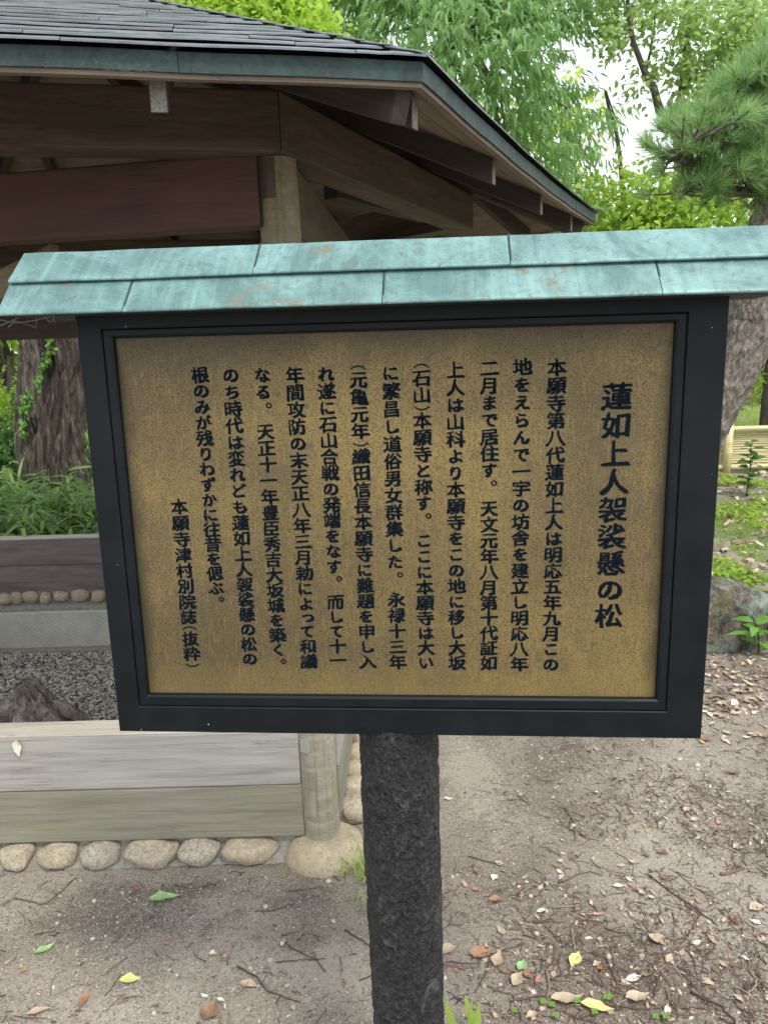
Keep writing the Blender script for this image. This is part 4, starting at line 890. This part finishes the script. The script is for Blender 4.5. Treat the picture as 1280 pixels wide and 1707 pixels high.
for (px, py, sx_, sy_, n) in ((1060, 12, 42, 22, 42), (1130, 20, 40, 22, 46), (1205, 20, 45, 22, 60), (1270, 25, 30, 30, 50), (1058, 146, 22, 12, 10), (1090, 122, 10, 8, 6), (1140, 120, 20, 26, 26), (1120, 90, 20, 20, 10), (1195, 105, 26, 30, 66), (1250, 85, 30, 36, 90), (1085, 50, 25, 14, 10), (1022, 60, 14, 25, 30), (1135, 185, 12, 16, 14), (1185, 150, 18, 20, 40), (1165, 60, 40, 26, 18)):
    for _ in range(n): cl.append(at(px + rg.normal() * sx_ * .8, py + rg.normal() * sy_ * .8, Yt + rg.normal() * .35))
V, Fc, tn = foliage('broad', np.array(cl), (4.3, 9, 4), rg, .92); obj('crown', V, Fc, M['leaf_sparse'], tt, OT, tint=tn)

# yellow green trees filling below the gap
gg = 'bushy broadleaf trees behind the notice board'
tree('broadleaf_tree', (2.4, 8.4, gz(2.4, 8.4)), 'bushy yellow green tree below the sky gap', 'tree', [((2.55, 8.2, 2.55), (.75, .6, .62)), ((3.3, 8.1, 2.5), (.75, .6, .55)), ((2.3, 8.3, 1.9), (.9, .7, .7))],
     1050, 'broad', M['leaf_mid'], R_(61), 1.05, ([(2.6, 8.6, .2), (2.6, 8.5, 1.2), (2.65, 8.45, 1.9)], [.09, .07, .045]), ntips=38, r0=.03, hole=.38, hs=1.6, group=gg)
tree('broadleaf_tree', (4.2, 8.2, gz(4.2, 8.2)), 'bushy yellow green tree behind the pine trunk', 'tree', [((4.2, 8.3, 2.1), (1.1, .7, .75)), ((5.1, 8.6, 2.6), (1.0, .8, 1.1))],
     950, 'broad', M['leaf_mid'], R_(62), 1.0, ([(4.3, 8.6, .2), (4.3, 8.6, 1.5), (4.35, 8.5, 2.1)], [.09, .06, .04]), ntips=30, r0=.03, hole=.38, hs=1.6, group=gg)
tree('shrub', (-3.6, 7.6, gz(-3.6, 7.6)), 'bright leafy shrub left of the furrowed trunk', 'shrub', [((-3.9, 7.8, 1.25), (.8, .6, .7)), ((-4.1, 8.3, 2.2), (1.1, .8, .9)), ((-3.3, 8.0, .7), (.6, .4, .4))],
     800, 'broad', M['leaf_bright'], R_(63), .9, ([(-3.72, 8.0, .2), (-3.8, 8.0, .9), (-3.75, 8.0, 1.5)], [.06, .05, .03]), ntips=30, r0=.02, hole=.40, hs=1.7)
tree('shrub', (-3.4, 7.2, gz(-3.4, 7.2)), 'dark leafy undergrowth shrub at the far left foot of the trunk', 'shrub', [((-3.7, 7.0, .55), (.7, .5, .45)), ((-3.2, 7.3, .5), (.5, .4, .4))], 420, 'broad', M['leaf_dark'], R_(64), .9, None, ntips=0, hole=.3)
tree('shrub', (3.9, 7.9, gz(3.9, 7.9)), 'leafy shrub between the notice board and the pine trunk', 'shrub', [((3.2, 8.3, 1.55), (.6, .5, .5)), ((3.7, 8.9, 1.2), (.7, .5, .6))], 420, 'broad', M['leaf_mid'], R_(65), .85, None, ntips=0, hole=.34)
tree('hedge_shrub', (7.2, 13.2, gz(7.2, 13.2)), 'dark rounded hedge shrub beyond the lawn at the right edge', 'shrub', [((7.3, 13.4, 1.0), (1.1, .8, .75)), ((9, 13.6, 1.1), (1.2, .8, .8))], 700, 'broad', M['leaf_dark'], R_(66), 1.3, None, ntips=0, hole=.2)
tree('broadleaf_tree', (-.6, 11.6, gz(-.6, 11.6)), 'dull green tree seen between the bright leaves and the long leaved tree', 'tree', [((-.6, 11.2, 6.0), (2.3, 1.2, 2.2)), ((-2.5, 11.2, 4.8), (2.0, 1.2, 2.3))], 1500, 'lance', M['leaf_lance'], R_(67), 1.25, ([(-.6, 11.6, .2), (-.6, 11.5, 3), (-.6, 11.4, 5)], [.2, .15, .1]), ntips=20, r0=.05, hole=.3, group=gg)

# far treeline (reads as one mass)
rg = R_(71); far = []
for x in np.arange(-22, 26, 1.6):
    y = 19 + rg.normal() * 1.2; top = 3.6 if 7 < x * 18 / y < 11 else 6.2; top = top + rg.normal() * .5
    if 4.4 < x / y * 18 < 7.6: top = 3.9 + rg.normal() * .3
    for z in np.arange(.8, top, 1.3): far.append(((x + rg.normal() * .3, y, z), (1.3, .9, .95)))
C_ = crown_pts(far, 9500, rg, .22, .5, .3); V, Fc, tn = foliage('broad', C_, (0, 22, 2), rg, 2.3)
tag(obj('far_foliage', V, Fc, M['leaf_mid'], None, tint=tn), kind='stuff')

# ------------------------------------------------------------------ the pine on the right
pn = thing('pine_tree', (2.25, 5.4, .26), 'leaning pine with plated bark and long needle tufts at the right edge', 'tree'); OP = Matrix.Translation((2.25, 5.4, .26))
Yp = 5.5; tp_ = [at(x, y, Yp + dy) for x, y, dy in ((1095, 900, 0), (1125, 800, 0), (1172, 710, 0), (1222, 620, 0), (1256, 540, 0), (1266, 470, 0), (1278, 400, 0), (1296, 330, .1), (1340, 230, .2), (1360, 100, .3), (1350, -60, .4))]
tp_[0][2] = .0
def d_pine(A, Lg, s):
    P = np.stack([np.cos(A) * 3.4, np.sin(A) * 3.4, Lg * 7], -1); w = fbm(P, 2, 3)
    return .016 * (np.abs(fbm(P * 1.1 + w[..., None] * 1.5, 4, 17) * 2 - .94) * 3 - .4)
textured_trunk('trunk', tp_, [.19, .175, .165, .16, .158, .15, .14, .13, .12, .1, .07], M['bark_pine'], pn, 160, 360, d_pine, (2.25, 5.4, .26))
rg = R_(81); ac = Acc(); tufts = []
limbs = [([(1296, 330), (1262, 318), (1215, 322), (1180, 312), (1120, 322)], -.5), ([(1300, 300), (1255, 290), (1200, 275), (1140, 270), (1110, 262)], -.7), ([(1310, 270), (1290, 225), (1245, 205), (1210, 190), (1185, 185)], -.6),
         ([(1330, 220), (1300, 175), (1270, 150), (1240, 135)], -.6), ([(1310, 250), (1270, 230), (1225, 235), (1170, 225), (1145, 240)], -.9), ([(1340, 190), (1310, 145), (1285, 115), (1272, 105)], -.8)]
for pts, dy in limbs:
    P = [at(x, y, Yp + .1 + (dy - .1) * i_ / (len(pts) - 1)) for i_, (x, y) in enumerate(pts)]
    V, Fc = tube(P, np.linspace(.045, .01, len(P)), 8); ac.add(V, Fc, .5)
    for i_ in range(1, len(P)):
        for _ in range(15):
            t = rg.random(); b0 = P[i_ - 1] + (P[i_] - P[i_ - 1]) * t; e = b0 + np.array([rg.normal() * .10 - .03, rg.normal() * .16 - .06, .02 + rg.normal() * .075]); tufts.append((b0, e))
for b0, e in tufts:
    V, Fc = tube([b0, (b0 + e) / 2 + [0, 0, -.01], e], [.009, .007, .005], 5); ac.add(V, Fc, .5)
for (x, y) in ((1300, 110), (1270, 150), (1200, 210), (1230, 240), (1260, 270), (1185, 190), (1150, 300), (1250, 180), (1280, 300), (1210, 300), (1270, 210), (1130, 205), (1280, 125), (1170, 250), (1225, 145)):
    for _ in range(8):
        b0 = at(x + rg.normal() * 16, y + rg.normal() * 14, Yp - .3 + rg.normal() * .25); tufts.append((b0 + [.06, .08, -.05], b0))
ac.build('limbs', M['bark_far'], pn, OP)
B = np.array([e for _, e in tufts]); Dm = unit(np.array([e - b0 for b0, e in tufts]) + np.array([0, -.02, .11])); nt_, kn = len(B), 60
dirs = unit(Dm[:, None] * 1.0 + rdir(nt_ * kn, rg).reshape(nt_, kn, 3) * .72); dirs[..., 2] += .04
Ln = .135 * (.75 + .4 * rg.random((nt_, kn))); base = B[:, None] - Dm[:, None] * (rg.random((nt_, kn, 1)) * .05); S = unit(np.cross(dirs, rdir(nt_ * kn, rg).reshape(nt_, kn, 3))) * .0017
tip = base + dirs * Ln[..., None] + np.array([0, 0, -.012]); mid_ = base + dirs * Ln[..., None] * .5
V = np.stack([base - S, base + S, mid_ + S * .9, mid_ - S * .9, tip], 2).reshape(-1, 3); n_ = nt_ * kn
T = np.array([[0, 1, 2], [0, 2, 3], [3, 2, 4]]); Fc = (T[None] + (np.arange(n_) * 5)[:, None, None]).reshape(-1, 3)
obj('needles', V, Fc, M['needle'], pn, OP, tint=np.repeat(np.clip(.5 + .32 * rg.normal(size=(nt_, kn)) + .5 * (rg.random((nt_, 1)) - .5), 0, 1).ravel(), 5))

# ------------------------------------------------------------------ ground plants
def blades(P, L, Wd, lean, rng, mat, name, parent=None, O=None, tintc=.5):
    n = len(P); a_ = rng.random(n) * 6.28; D = np.stack([np.cos(a_) * lean, np.sin(a_) * lean, np.ones(n)], 1) + rng.normal(size=(n, 3)) * .2
    N = np.stack([np.cos(a_), np.sin(a_), np.full(n, .4)], 1); V, Fc, tn = leaves(P, D, N * -1, L * (.5 + .8 * rng.random(n)), Wd, -.45, tintc + .25 * rng.normal(size=n))
    return obj(name, V, Fc, mat, parent, O, tint=tn)
rg = R_(91)
# sasa at the foot of the big trunk
for k, (x0, x1, y0, y1, n, lab) in enumerate(((-2.6, -1.5, 4.7, 5.5, 170, 'dwarf bamboo leaves hanging over the back board beside the trunk'), (-3.3, -2.5, 4.75, 6.0, 110, 'dwarf bamboo clump left of the trunk'))):
    t = thing('dwarf_bamboo', ((x0 + x1) / 2, (y0 + y1) / 2, .28), lab, 'bamboo plant', 'dwarf bamboo behind the gravel bed'); bs = np.stack([rg.uniform(x0, x1, n), rg.uniform(y0, y1, n), np.full(n, .27)], 1)
    tp2 = bs + np.stack([rg.normal(size=n) * .12, rg.normal(size=n) * .12 - .05, .10 + .20 * rg.random(n) + .10 * (bs[:, 1] - y0)], 1); kk = 9
    ac = Acc()
    for i_ in range(n): V, Fc = tube([bs[i_], tp2[i_]], [.003, .002], 4); ac.add(V, Fc, .5)
    O = Matrix.Translation(((x0 + x1) / 2, (y0 + y1) / 2, .28)); ac.build('stems', M['leaf_dark'], t, O)
    tq = .45 + .6 * rg.random((n, kk, 1)); base = bs[:, None] + (tp2 - bs)[:, None] * tq; D = rg.normal(size=(n, kk, 3)); D[..., 2] = D[..., 2] * .35 + .1; N = rg.normal(size=(n, kk, 3)) * .3 + [0, -.3, 1]
    V, Fc, tn = leaves(base.reshape(-1, 3), D.reshape(-1, 3), N.reshape(-1, 3), .20 * (.6 + .6 * rg.random(n * kk)), .027, .5, .45 + .28 * rg.normal(size=n * kk)); obj('foliage', V, Fc, M['sasa'], t, O, tint=tn)
# lawn and bank grass, ground cover
def gpts(n, x0, x1, y0, y1, rng, thr, sc=1.5, seed=0):
    x = rng.uniform(x0, x1, n); y = y0 + (y1 - y0) * rng.random(n) ** 1.5; k = fbm(np.stack([x * sc, y * sc, x * 0], -1), 3, seed) > thr; x, y = x[k], y[k]; return np.stack([x, y, hgt(x, y) - .003], 1)
tag(blades(gpts(52000, 1.2, 4.6, 3.85, 7.6, rg, .44, 1.6, 5), .036, .005, .9, rg, M['grass'], 'bank_grass'), kind='stuff')
tag(blades(gpts(34000, 2.2, 12, 8.3, 19, rg, .40, .35, 6), .09, .014, .5, rg, M['grass'], 'lawn_grass', tintc=.75), kind='stuff')
tag(blades(gpts(5000, -4.5, -1, 4.6, 8, rg, .4, 1.6, 7), .08, .01, .8, rg, M['grass'], 'undergrowth_grass', tintc=.3), kind='stuff')
C_ = gpts(7500, 1.3, 3.9, 3.8, 6.8, rg, .42, 2.4, 8); C_[:, 2] += .02; n = len(C_); k = 5; base = np.repeat(C_, k, 0) + rg.normal(size=(n * k, 3)) * [.03, .03, .012]; D = rg.normal(size=(n * k, 3)); D[:, 2] = np.abs(D[:, 2]) * .3
V, Fc, tn = leaves(base, D, rg.normal(size=(n * k, 3)) * .3 + [0, 0, 1], .032, .02, .2, .55 + .3 * rg.normal(size=n * k)); tag(obj('ground_cover', V, Fc, M['leaf_mid'], None, tint=tn), kind='stuff')
def tuft(pts, n, L, Wd, lean, label, seed, spread=.02, mat='grass', grp=None, cat='grass tuft', tintc=.7):
    r = R_(seed); p = np.array(pts); t = r.normal(size=(n, 3)) * [spread, spread, 0]; P = p + t; P[:, 2] = p[2]
    o = blades(P, L, Wd, lean, r, M[mat], 'grass_tuft', None, Matrix.Translation(Vector(pts)), tintc); tag(o, label, cat, grp); return o
p = atz(472, 1462, 0); tuft(p, 7, .032, .004, .5, 'tiny green grass sprout at the left foot of the corner stone', 201, .004)
p = atz(597, 1462, 0); tuft(p, 34, .085, .0045, 1.3, 'bright grass tuft between the corner stone and the black post', 202, .022)
p = atz(600, 1505, 0); tuft(p, 12, .05, .0035, 1.4, 'thin low grass blades just in front of the bright tuft', 203, .02)
p = np.array([.14, 1.40, 0]); tuft(p, 6, .085, .020, .45, 'broad green grass blades at the right foot of the black post', 204, .02)
def weed(pos, h, n, L, Wd, label, seed, mat='leaf_mid', name='weed'):
    r = R_(seed); t = thing(name, pos, label, 'weed'); O = Matrix.Translation(Vector(pos)); pos = np.array(pos); top = pos + [r.normal() * .03, r.normal() * .03, h]
    V, Fc = tube([pos, (pos + top) / 2 + [.01, 0, 0], top], [.005, .004, .0025], 6); obj('stem', V, Fc, M['leaf_dark'], t, O)
    q = np.linspace(.15, 1, n); base = pos + (top - pos) * q[:, None]; a_ = np.arange(n) * 2.4; D = np.stack([np.cos(a_), np.sin(a_), .35 + .2 * r.random(n)], 1); V, Fc, tn = leaves(base, D, np.tile([0, -.2, 1.0], (n, 1)) + r.normal(size=(n, 3)) * .2, L * (.7 + .5 * r.random(n)), Wd, .4, .7 + .15 * r.normal(size=n))
    obj('leaf', V, Fc, M[mat], t, O, tint=tn)
p = atz(1264, 1088, .02); weed(p, .17, 11, .13, .045, 'broad leaved weed growing against the darker boulder', 211, 'ivy')
p = at(1244, 815, 5.9); p[2] = .28; weed(p, .42, 22, .11, .07, 'upright leafy weed in front of the bamboo fence', 212, 'leaf_dark')

# ------------------------------------------------------------------ litter on the soil
def clear(P):
    ins = (P[:, 0] > PL[0] - .1) & (P[:, 0] < -.02) & (P[:, 1] > 1.985) & (P[:, 1] < 4.5)
    return P[~ins]
def gsoil(x0, x1, y0, y1, dens=None):
    def f(n, rng):
        x = rng.uniform(x0, x1, n); y = y0 + (y1 - y0) * rng.random(n) ** 1.3; P = np.stack([x, y, hgt(x, y)], 1)
        if dens is not None: P = P[rng.random(n) < dens(P)]
        return clear(P)
    return f
pd_ = lambda P: np.clip(.35 + .65 * (fbm(P * [3, 3, 0] + 4, 3, 33) > .47), 0, 1)
pebbles(60000, gsoil(-1.6, 2.4, 1.2, 3.4, pd_), R_(101), .0010, .0032, 'soil_grit', M['pebble'], sub=1)
pebbles(1100, gsoil(-1.5, 2.4, 1.2, 3.8), R_(102), .0032, .0085, 'small_pebbles', M['pebble'], sub=2)
def twigs(n, rng, f, lmin, lmax, r, name):
    ac = Acc(); P = f(n, rng)
    for p in P:
        L = lmin + (lmax - lmin) * rng.random() ** 2; a_ = rng.random() * 6.28; d = np.array([math.cos(a_), math.sin(a_), 0]); s = np.array([-d[1], d[0], 0]) * L * rng.normal() * .16; rr = r * (.6 + .8 * rng.random())
        q = [p + [0, 0, rr], p + d * L * .35 + s * .7 + [0, 0, rr + .0015], p + d * L * .7 + s + [0, 0, rr + .002 + .004 * rng.random()], p + d * L + s * .6 + [0, 0, rr]]
        for w_ in q: w_[2] = max(w_[2], float(p[2]) + rr * .6)
        V, Fc = tube(q, [rr, rr * .9, rr * .8, rr * .5], 5); ac.add(V, Fc, rng.random())
    return tag(ac.build(name, M['twig']), kind='stuff')
dr = lambda P: np.clip((P[:, 0] + .25) * .8 + (2.05 - P[:, 1]) * .75, .04, 1) * np.where(fbm(P * [5, 5, 0] + 9, 3, 77) > .46, 1, .22)
twigs(13000, R_(111), gsoil(.0, 2.0, 1.2, 3.3, dr), .012, .07, .0010, 'twig_litter'); twigs(420, R_(112), gsoil(-1.4, .3, 1.2, 2.0), .015, .08, .0011, 'twig_scatter')
def scraps(n, rng, f, smin, smax, name):
    P = f(n, rng); m = len(P); P[:, 2] += .002 if smax < .07 else .022; D = rng.normal(size=(m, 3)); D[:, 2] *= .12; N = rng.normal(size=(m, 3)) * .3 + [0, 0, 1]
    L = smin + (smax - smin) * rng.random(m) ** 1.6; V, Fc, tn = leaves(P, D, N, L, L * (.3 + .35 * rng.random(m)), rng.normal(size=m) * .3, rng.random(m)); return tag(obj(name, V, Fc, M['litter'], None, tint=tn), kind='stuff')
scraps(11000, R_(121), gsoil(.0, 2.1, 1.2, 3.3, dr), .004, .024, 'leaf_litter'); scraps(350, R_(122), gsoil(-1.4, .2, 1.2, 2.0), .006, .02, 'leaf_scraps')
scraps(2200, R_(123), gsoil(.8, 2.6, 2.9, 3.8), .015, .05, 'leaf_litter'); scraps(3500, R_(124), gsoil(1.2, 4.6, 3.8, 8), .03, .075, 'bank_litter')
def fallen(px, py, L, Wd, ang, mat, label, seed, curl=.15, grp=None, z=0, lift=.0015):
    r = random.Random(seed); p = atz(px, py, z); p = np.array([p[0], p[1], float(hgt(p[0], p[1])) + lift]) if z == 0 else p
    n = 9; V = []; 
    for i_ in range(n):
        t = i_ / (n - 1); w = Wd * .55 * (math.sin(math.pi * t ** .8) ** 1.35 if 0 < t < 1 else .02) * (1 + .1 * r.uniform(-1, 1)); x = (t - .5) * L; zc = curl * L * ((t - .5) ** 2 * 2.2) + .002 * r.random()
        bend = L * .08 * math.sin(t * 2.5 + seed)
        V += [(x, bend - w, zc + w * (.5 + .3 * r.random()) * (1 if curl >= 0 else .2)), (x, bend, zc), (x, bend + w, zc + w * (.4 + .4 * r.random()))]
    Fc = [(i_ * 3 + j_, i_ * 3 + 3 + j_, i_ * 3 + 4 + j_, i_ * 3 + 1 + j_) for i_ in range(n - 1) for j_ in range(2)]
    b_ = len(V); V += [(-L * .5, .0, curl * L * .55), (-L * .5, .0012, curl * L * .55), (-L * .78, .0035, curl * L * .3), (-L * .78, .0023, curl * L * .3)]; Fc.append((b_, b_ + 1, b_ + 2, b_ + 3))
    mw = Matrix.Translation(Vector(p)) @ Matrix.Rotation(math.radians(ang), 4, 'Z') @ Matrix.Rotation(r.uniform(-.12, .12), 4, 'X')
    o = obj('fallen_leaf', V, Fc, M[mat], None, mw, local=True, smooth=True); return tag(o, label, 'leaf', grp)
S_ = .00165
fallen(275, 1500, .090, .034, 18, 'leaf_green', 'green fallen leaf with long stalk on bare soil below the middle cobbles', 1)
fallen(76, 1585, .056, .020, 55, 'leaf_green', 'small curled green leaf near the lower left edge', 2, .3)
fallen(218, 1634, .052, .026, 8, 'leaf_yellow', 'yellow green leaf flat on the soil left of the black post', 3, .05)
fallen(348, 1690, .056, .040, 75, 'leaf_brown', 'curled brown leaf with green sheen at the bottom edge of the picture', 4, .4)
fallen(142, 1668, .062, .020, 80, 'leaf_rust', 'upright narrow rust coloured leaf at the lower left', 5, .25)
fallen(66, 1690, .056, .018, 15, 'leaf_tan', 'tan narrow leaf in the lower left corner', 6, .2)
fallen(415, 1645, .050, .022, -10, 'leaf_tan', 'tan leaf caught on a twig left of the black post', 7)
fallen(42, 1620, .018, .012, 60, 'leaf_rust', 'tiny orange rust leaf at the left edge', 8)
fallen(957, 1600, .058, .028, 65, 'leaf_yellow', 'pale yellow leaf lying right of the black post', 9, .1)
fallen(868, 1612, .040, .024, 60, 'leaf_green', 'small vivid green leaf curled beside the rust leaf heap', 10, .3)
fallen(802, 1592, .060, .036, -12, 'leaf_rust', 'large rust leaf in the heap right of the black post', 11, .3)
fallen(830, 1605, .055, .03, 60, 'leaf_tan', 'tan leaf standing against the large rust leaf', 12, .4)
fallen(748, 1588, .050, .028, 30, 'leaf_tan', 'tan leaf touching the right side of the black post', 13)
fallen(995, 1681, .075, .030, -8, 'leaf_yellow', 'large yellowish leaf by the seedlings at the bottom', 14, .2)
fallen(945, 1668, .080, .034, 12, 'leaf_tan', 'large pale brown leaf by the seedlings at the bottom', 15, .3)
fallen(1222, 1290, .050, .024, -15, 'leaf_brown', 'dark brown curled leaf on the soil below the boulders', 16, .3)
fallen(1197, 1370, .042, .016, 50, 'leaf_pink', 'pink leaf lying alone on sandy soil at the right', 17)
fallen(995, 1527, .048, .010, -5, 'leaf_pink', 'thin pink leaf among twigs right of the post', 18)
fallen(1262, 1518, .050, .030, 10, 'leaf_tan', 'broad tan leaf at the right edge', 19); fallen(1230, 1415, .034, .024, 10, 'leaf_tan', 'small tan leaf above the broken twig at the right', 20)
fallen(1062, 1665, .06, .034, 20, 'leaf_tan', 'tan leaf near the bottom right seedlings', 21, .3); fallen(1095, 1570, .05, .03, -50, 'leaf_tan', 'light brown leaf midway between post and right edge', 22, .2)
fallen(1055, 1630, .045, .02, 10, 'leaf_pale', 'pale bleached leaf below the yellow leaf', 23); fallen(862, 1637, .05, .03, 45, 'leaf_tan', 'crumpled tan leaf under the vivid green leaf', 24, .4)
fallen(905, 1522, .036, .016, 8, 'leaf_pale', 'pale narrow leaf right of the black post', 25); fallen(825, 1465, .028, .02, 60, 'leaf_pale', 'small pale leaf on the sandy patch right of the post', 26)
fallen(375, 1597, .014, .012, 0, 'leaf_pink', 'tiny pink petal on the sandy soil left of the post', 27); fallen(355, 1591, .022, .016, 0, 'leaf_pale', 'tiny cream petal beside the pink petal', 28)
rg = random.Random(5)
for k in range(110):
    if k < 75: px, py = rg.uniform(745, 1275), 1250 + 450 * rg.random() ** .6; lab, gp = None, 'dry leaves right of the black post'
    else: px, py = rg.uniform(5, 600), rg.uniform(1480, 1700); lab, gp = 'small dry leaf scrap on the soil left of the black post', 'dry leaf scraps left of the black post'
    s = rg.uniform(.016, .038) * (1 if k < 75 else .65)
    mt_ = rg.choice(['leaf_tan', 'leaf_tan', 'leaf_rust', 'leaf_brown', 'leaf_brown', 'leaf_tan', 'leaf_pale', 'leaf_tan', 'leaf_brown'])
    zn = ('just right of the black post' if px < 900 else 'midway between black post and right edge' if px < 1100 else 'toward the right edge') + (' near the bottom' if py > 1560 else ' on barer soil')
    if lab is None: lab = 'small %s dry leaf %s' % (mt_[5:].replace('rust', 'rust red'), zn)
    fallen(px, py, s, s * rg.uniform(.3, .6), rg.uniform(0, 360), mt_, lab, 100 + k, rg.uniform(.05, .45), gp)
rg2 = random.Random(9)
for k in range(60):    # leaves under the boulders
    px, py = rg2.uniform(1165, 1278), rg2.uniform(1095, 1240); s = rg2.uniform(.03, .055)
    fallen(px, py, s, s * rg2.uniform(.4, .6), rg2.uniform(0, 360), rg2.choice(['leaf_tan', 'leaf_tan', 'leaf_pale', 'leaf_brown']), 'dry leaf in the drift of leaves below the boulders', 400 + k, rg2.uniform(.1, .4), 'drift of leaves below the boulders')
# pale scrap stuck on the front board
p = at(28, 1246, 2.045)
V = [(-.012, 0, .012), (.004, -.003, .026), (.016, -.001, .004), (.006, -.003, -.03), (-.008, -.001, -.012)]
o = obj('leaf_scrap', V, [(0, 4, 3), (0, 3, 2), (0, 2, 1)], M['leaf_pale'], None, Matrix.Translation(Vector(p)), local=True); tag(o, 'whitish torn leaf scrap stuck to the grey front board', 'leaf')
# larger single twigs
def twig(pts, r, label, grp=None, tint=.3):
    P = []
    for (px, py) in pts: q = atz(px, py, 0); P.append([q[0], q[1], float(hgt(q[0], q[1])) + r + .001])
    P = np.array(P); t = np.linspace(0, len(P) - 1, 10); P2 = np.stack([np.interp(t, np.arange(len(P)), P[:, k]) for k in range(3)], 1); P2[1:-1] += R_(len(label) + int(pts[0][0])).normal(size=(8, 3)) * [.0015, .0015, .0005]
    V, Fc = tube(P2, np.linspace(r, r * .55, 10), 7); o = obj('twig', V, Fc, M['twig'], None, Matrix.Translation(Vector(P[0])), smooth=True, tint=np.full(len(V), tint)); return tag(o, label, 'twig', grp)
twig([(395, 1612), (430, 1630), (445, 1655), (500, 1672)], .0022, 'long dark bent twig left of the black post', tint=.1)
twig([(470, 1568), (490, 1582), (530, 1605)], .0018, 'dark twig above the long bent one left of the post', tint=.15); twig([(460, 1604), (520, 1601)], .0018, 'straight reddish twig lying level left of the post', tint=.4)
twig([(25, 1500), (75, 1510), (128, 1465)], .0018, 'long thin twig near the left edge below the cobbles', tint=.3); twig([(480, 1487), (530, 1483)], .0016, 'reddish twig right below the corner stone', tint=.4)
twig([(425, 1520), (460, 1518), (490, 1508)], .0016, 'curved twig on the dark soil below the corner stone', tint=.3); twig([(575, 1552), (600, 1568), (618, 1580)], .002, 'dark twig touching the left side of the black post', tint=.05)
twig([(940, 1350), (958, 1375), (957, 1405)], .0022, 'curved brown twig on the sandy soil below the board', tint=.5); twig([(930, 1475), (980, 1455), (1005, 1462)], .002, 'forked looking twig in the middle right', tint=.5)
twig([(1080, 1460), (1120, 1490), (1165, 1520), (1195, 1545)], .0022, 'long dark twig running down toward the right edge', tint=.15); twig([(1200, 1460), (1225, 1455), (1238, 1450)], .0042, 'thick broken grey twig at the right edge', tint=.6)
twig([(1224, 1440), (1228, 1452)], .0025, 'short grey stub lying against the thick broken twig', tint=.6)
twig([(1093, 1372), (1120, 1350), (1140, 1322), (1155, 1318)], .002, 'curved pale brown twig on open sandy soil at the right', tint=.6); twig([(740, 1610), (770, 1616), (797, 1614)], .0035, 'grey stick at the foot of the black post', tint=.7)
twig([(780, 1430), (820, 1440), (838, 1442)], .0022, 'brown twig right of the post on bare soil', tint=.4); twig([(985, 1590), (1010, 1600), (1028, 1640), (1020, 1675)], .0024, 'long curved twig right of the pale yellow leaf', tint=.3)
twig([(910, 1618), (915, 1645), (912, 1668)], .0034, 'pale broken stick near the seedlings', tint=.85); twig([(1150, 1655), (1200, 1680), (1225, 1705)], .003, 'dark stick in the bottom right corner', tint=.1)
twig([(850, 1672), (900, 1660), (960, 1665), (1060, 1682), (1110, 1680)], .0022, 'long thin twig crossing the seedlings at the bottom', tint=.4); twig([(1248, 1620), (1262, 1645), (1245, 1660)], .003, 'pale grey stick near the right edge', tint=.9)
rg3 = random.Random(12)
for k in range(55):
    px, py = rg3.uniform(745, 1270), 1400 + 300 * rg3.random() ** .7; L = rg3.uniform(25, 75); an = rg3.uniform(0, 3.14); c_, s_ = math.cos(an) * L, math.sin(an) * L * .6
    twig([(px, py), (px + c_ * .5 + rg3.uniform(-5, 5), py + s_ * .5 + rg3.uniform(-4, 4)), (px + c_, py + s_)], rg3.uniform(.0012, .0022), 'thin brown twig in the litter ' + ('just right of the black post' if px < 900 else 'midway between black post and right edge' if px < 1100 else 'toward the right edge'), 'thin twigs right of the black post', rg3.random())
# seedlings at the bottom
rg = R_(131)
for k, (px, py) in enumerate(((905, 1675), (920, 1680), (925, 1698), (962, 1674), (1010, 1668), (1016, 1666), (990, 1692), (1092, 1700), (1108, 1700), (857, 1690))):
    p = atz(px, py, 0); n = 4; a_ = rg.random() * 6.28 + np.arange(n) * 1.57; D = np.stack([np.cos(a_), np.sin(a_), np.full(n, .25)], 1); V, Fc, tn = leaves(np.tile(p + [0, 0, .01], (n, 1)), D, np.tile([0, 0, 1.0], (n, 1)), .010, .008, .2, np.full(n, .8))
    sv, sf = tube([p, p + [0, 0, .011]], [.0008, .0008], 4); F2 = [tuple(f) for f in Fc.tolist()] + [tuple(x + len(V) for x in f) for f in sf]
    tag(obj('seedling', np.concatenate([V, sv]), F2, M['ivy'], None, Matrix.Translation(Vector(p)), tint=np.concatenate([tn, np.full(len(sv), .5)])), 'tiny green seedling sprouting through the litter at the bottom', 'seedling', 'seedlings at the bottom of the picture')
print('SHINGLES', cnt, 'OBJECTS', len(SC.objects), 'TRIS', sum(len(o.data.polygons) for o in SC.objects if o.type == 'MESH'))
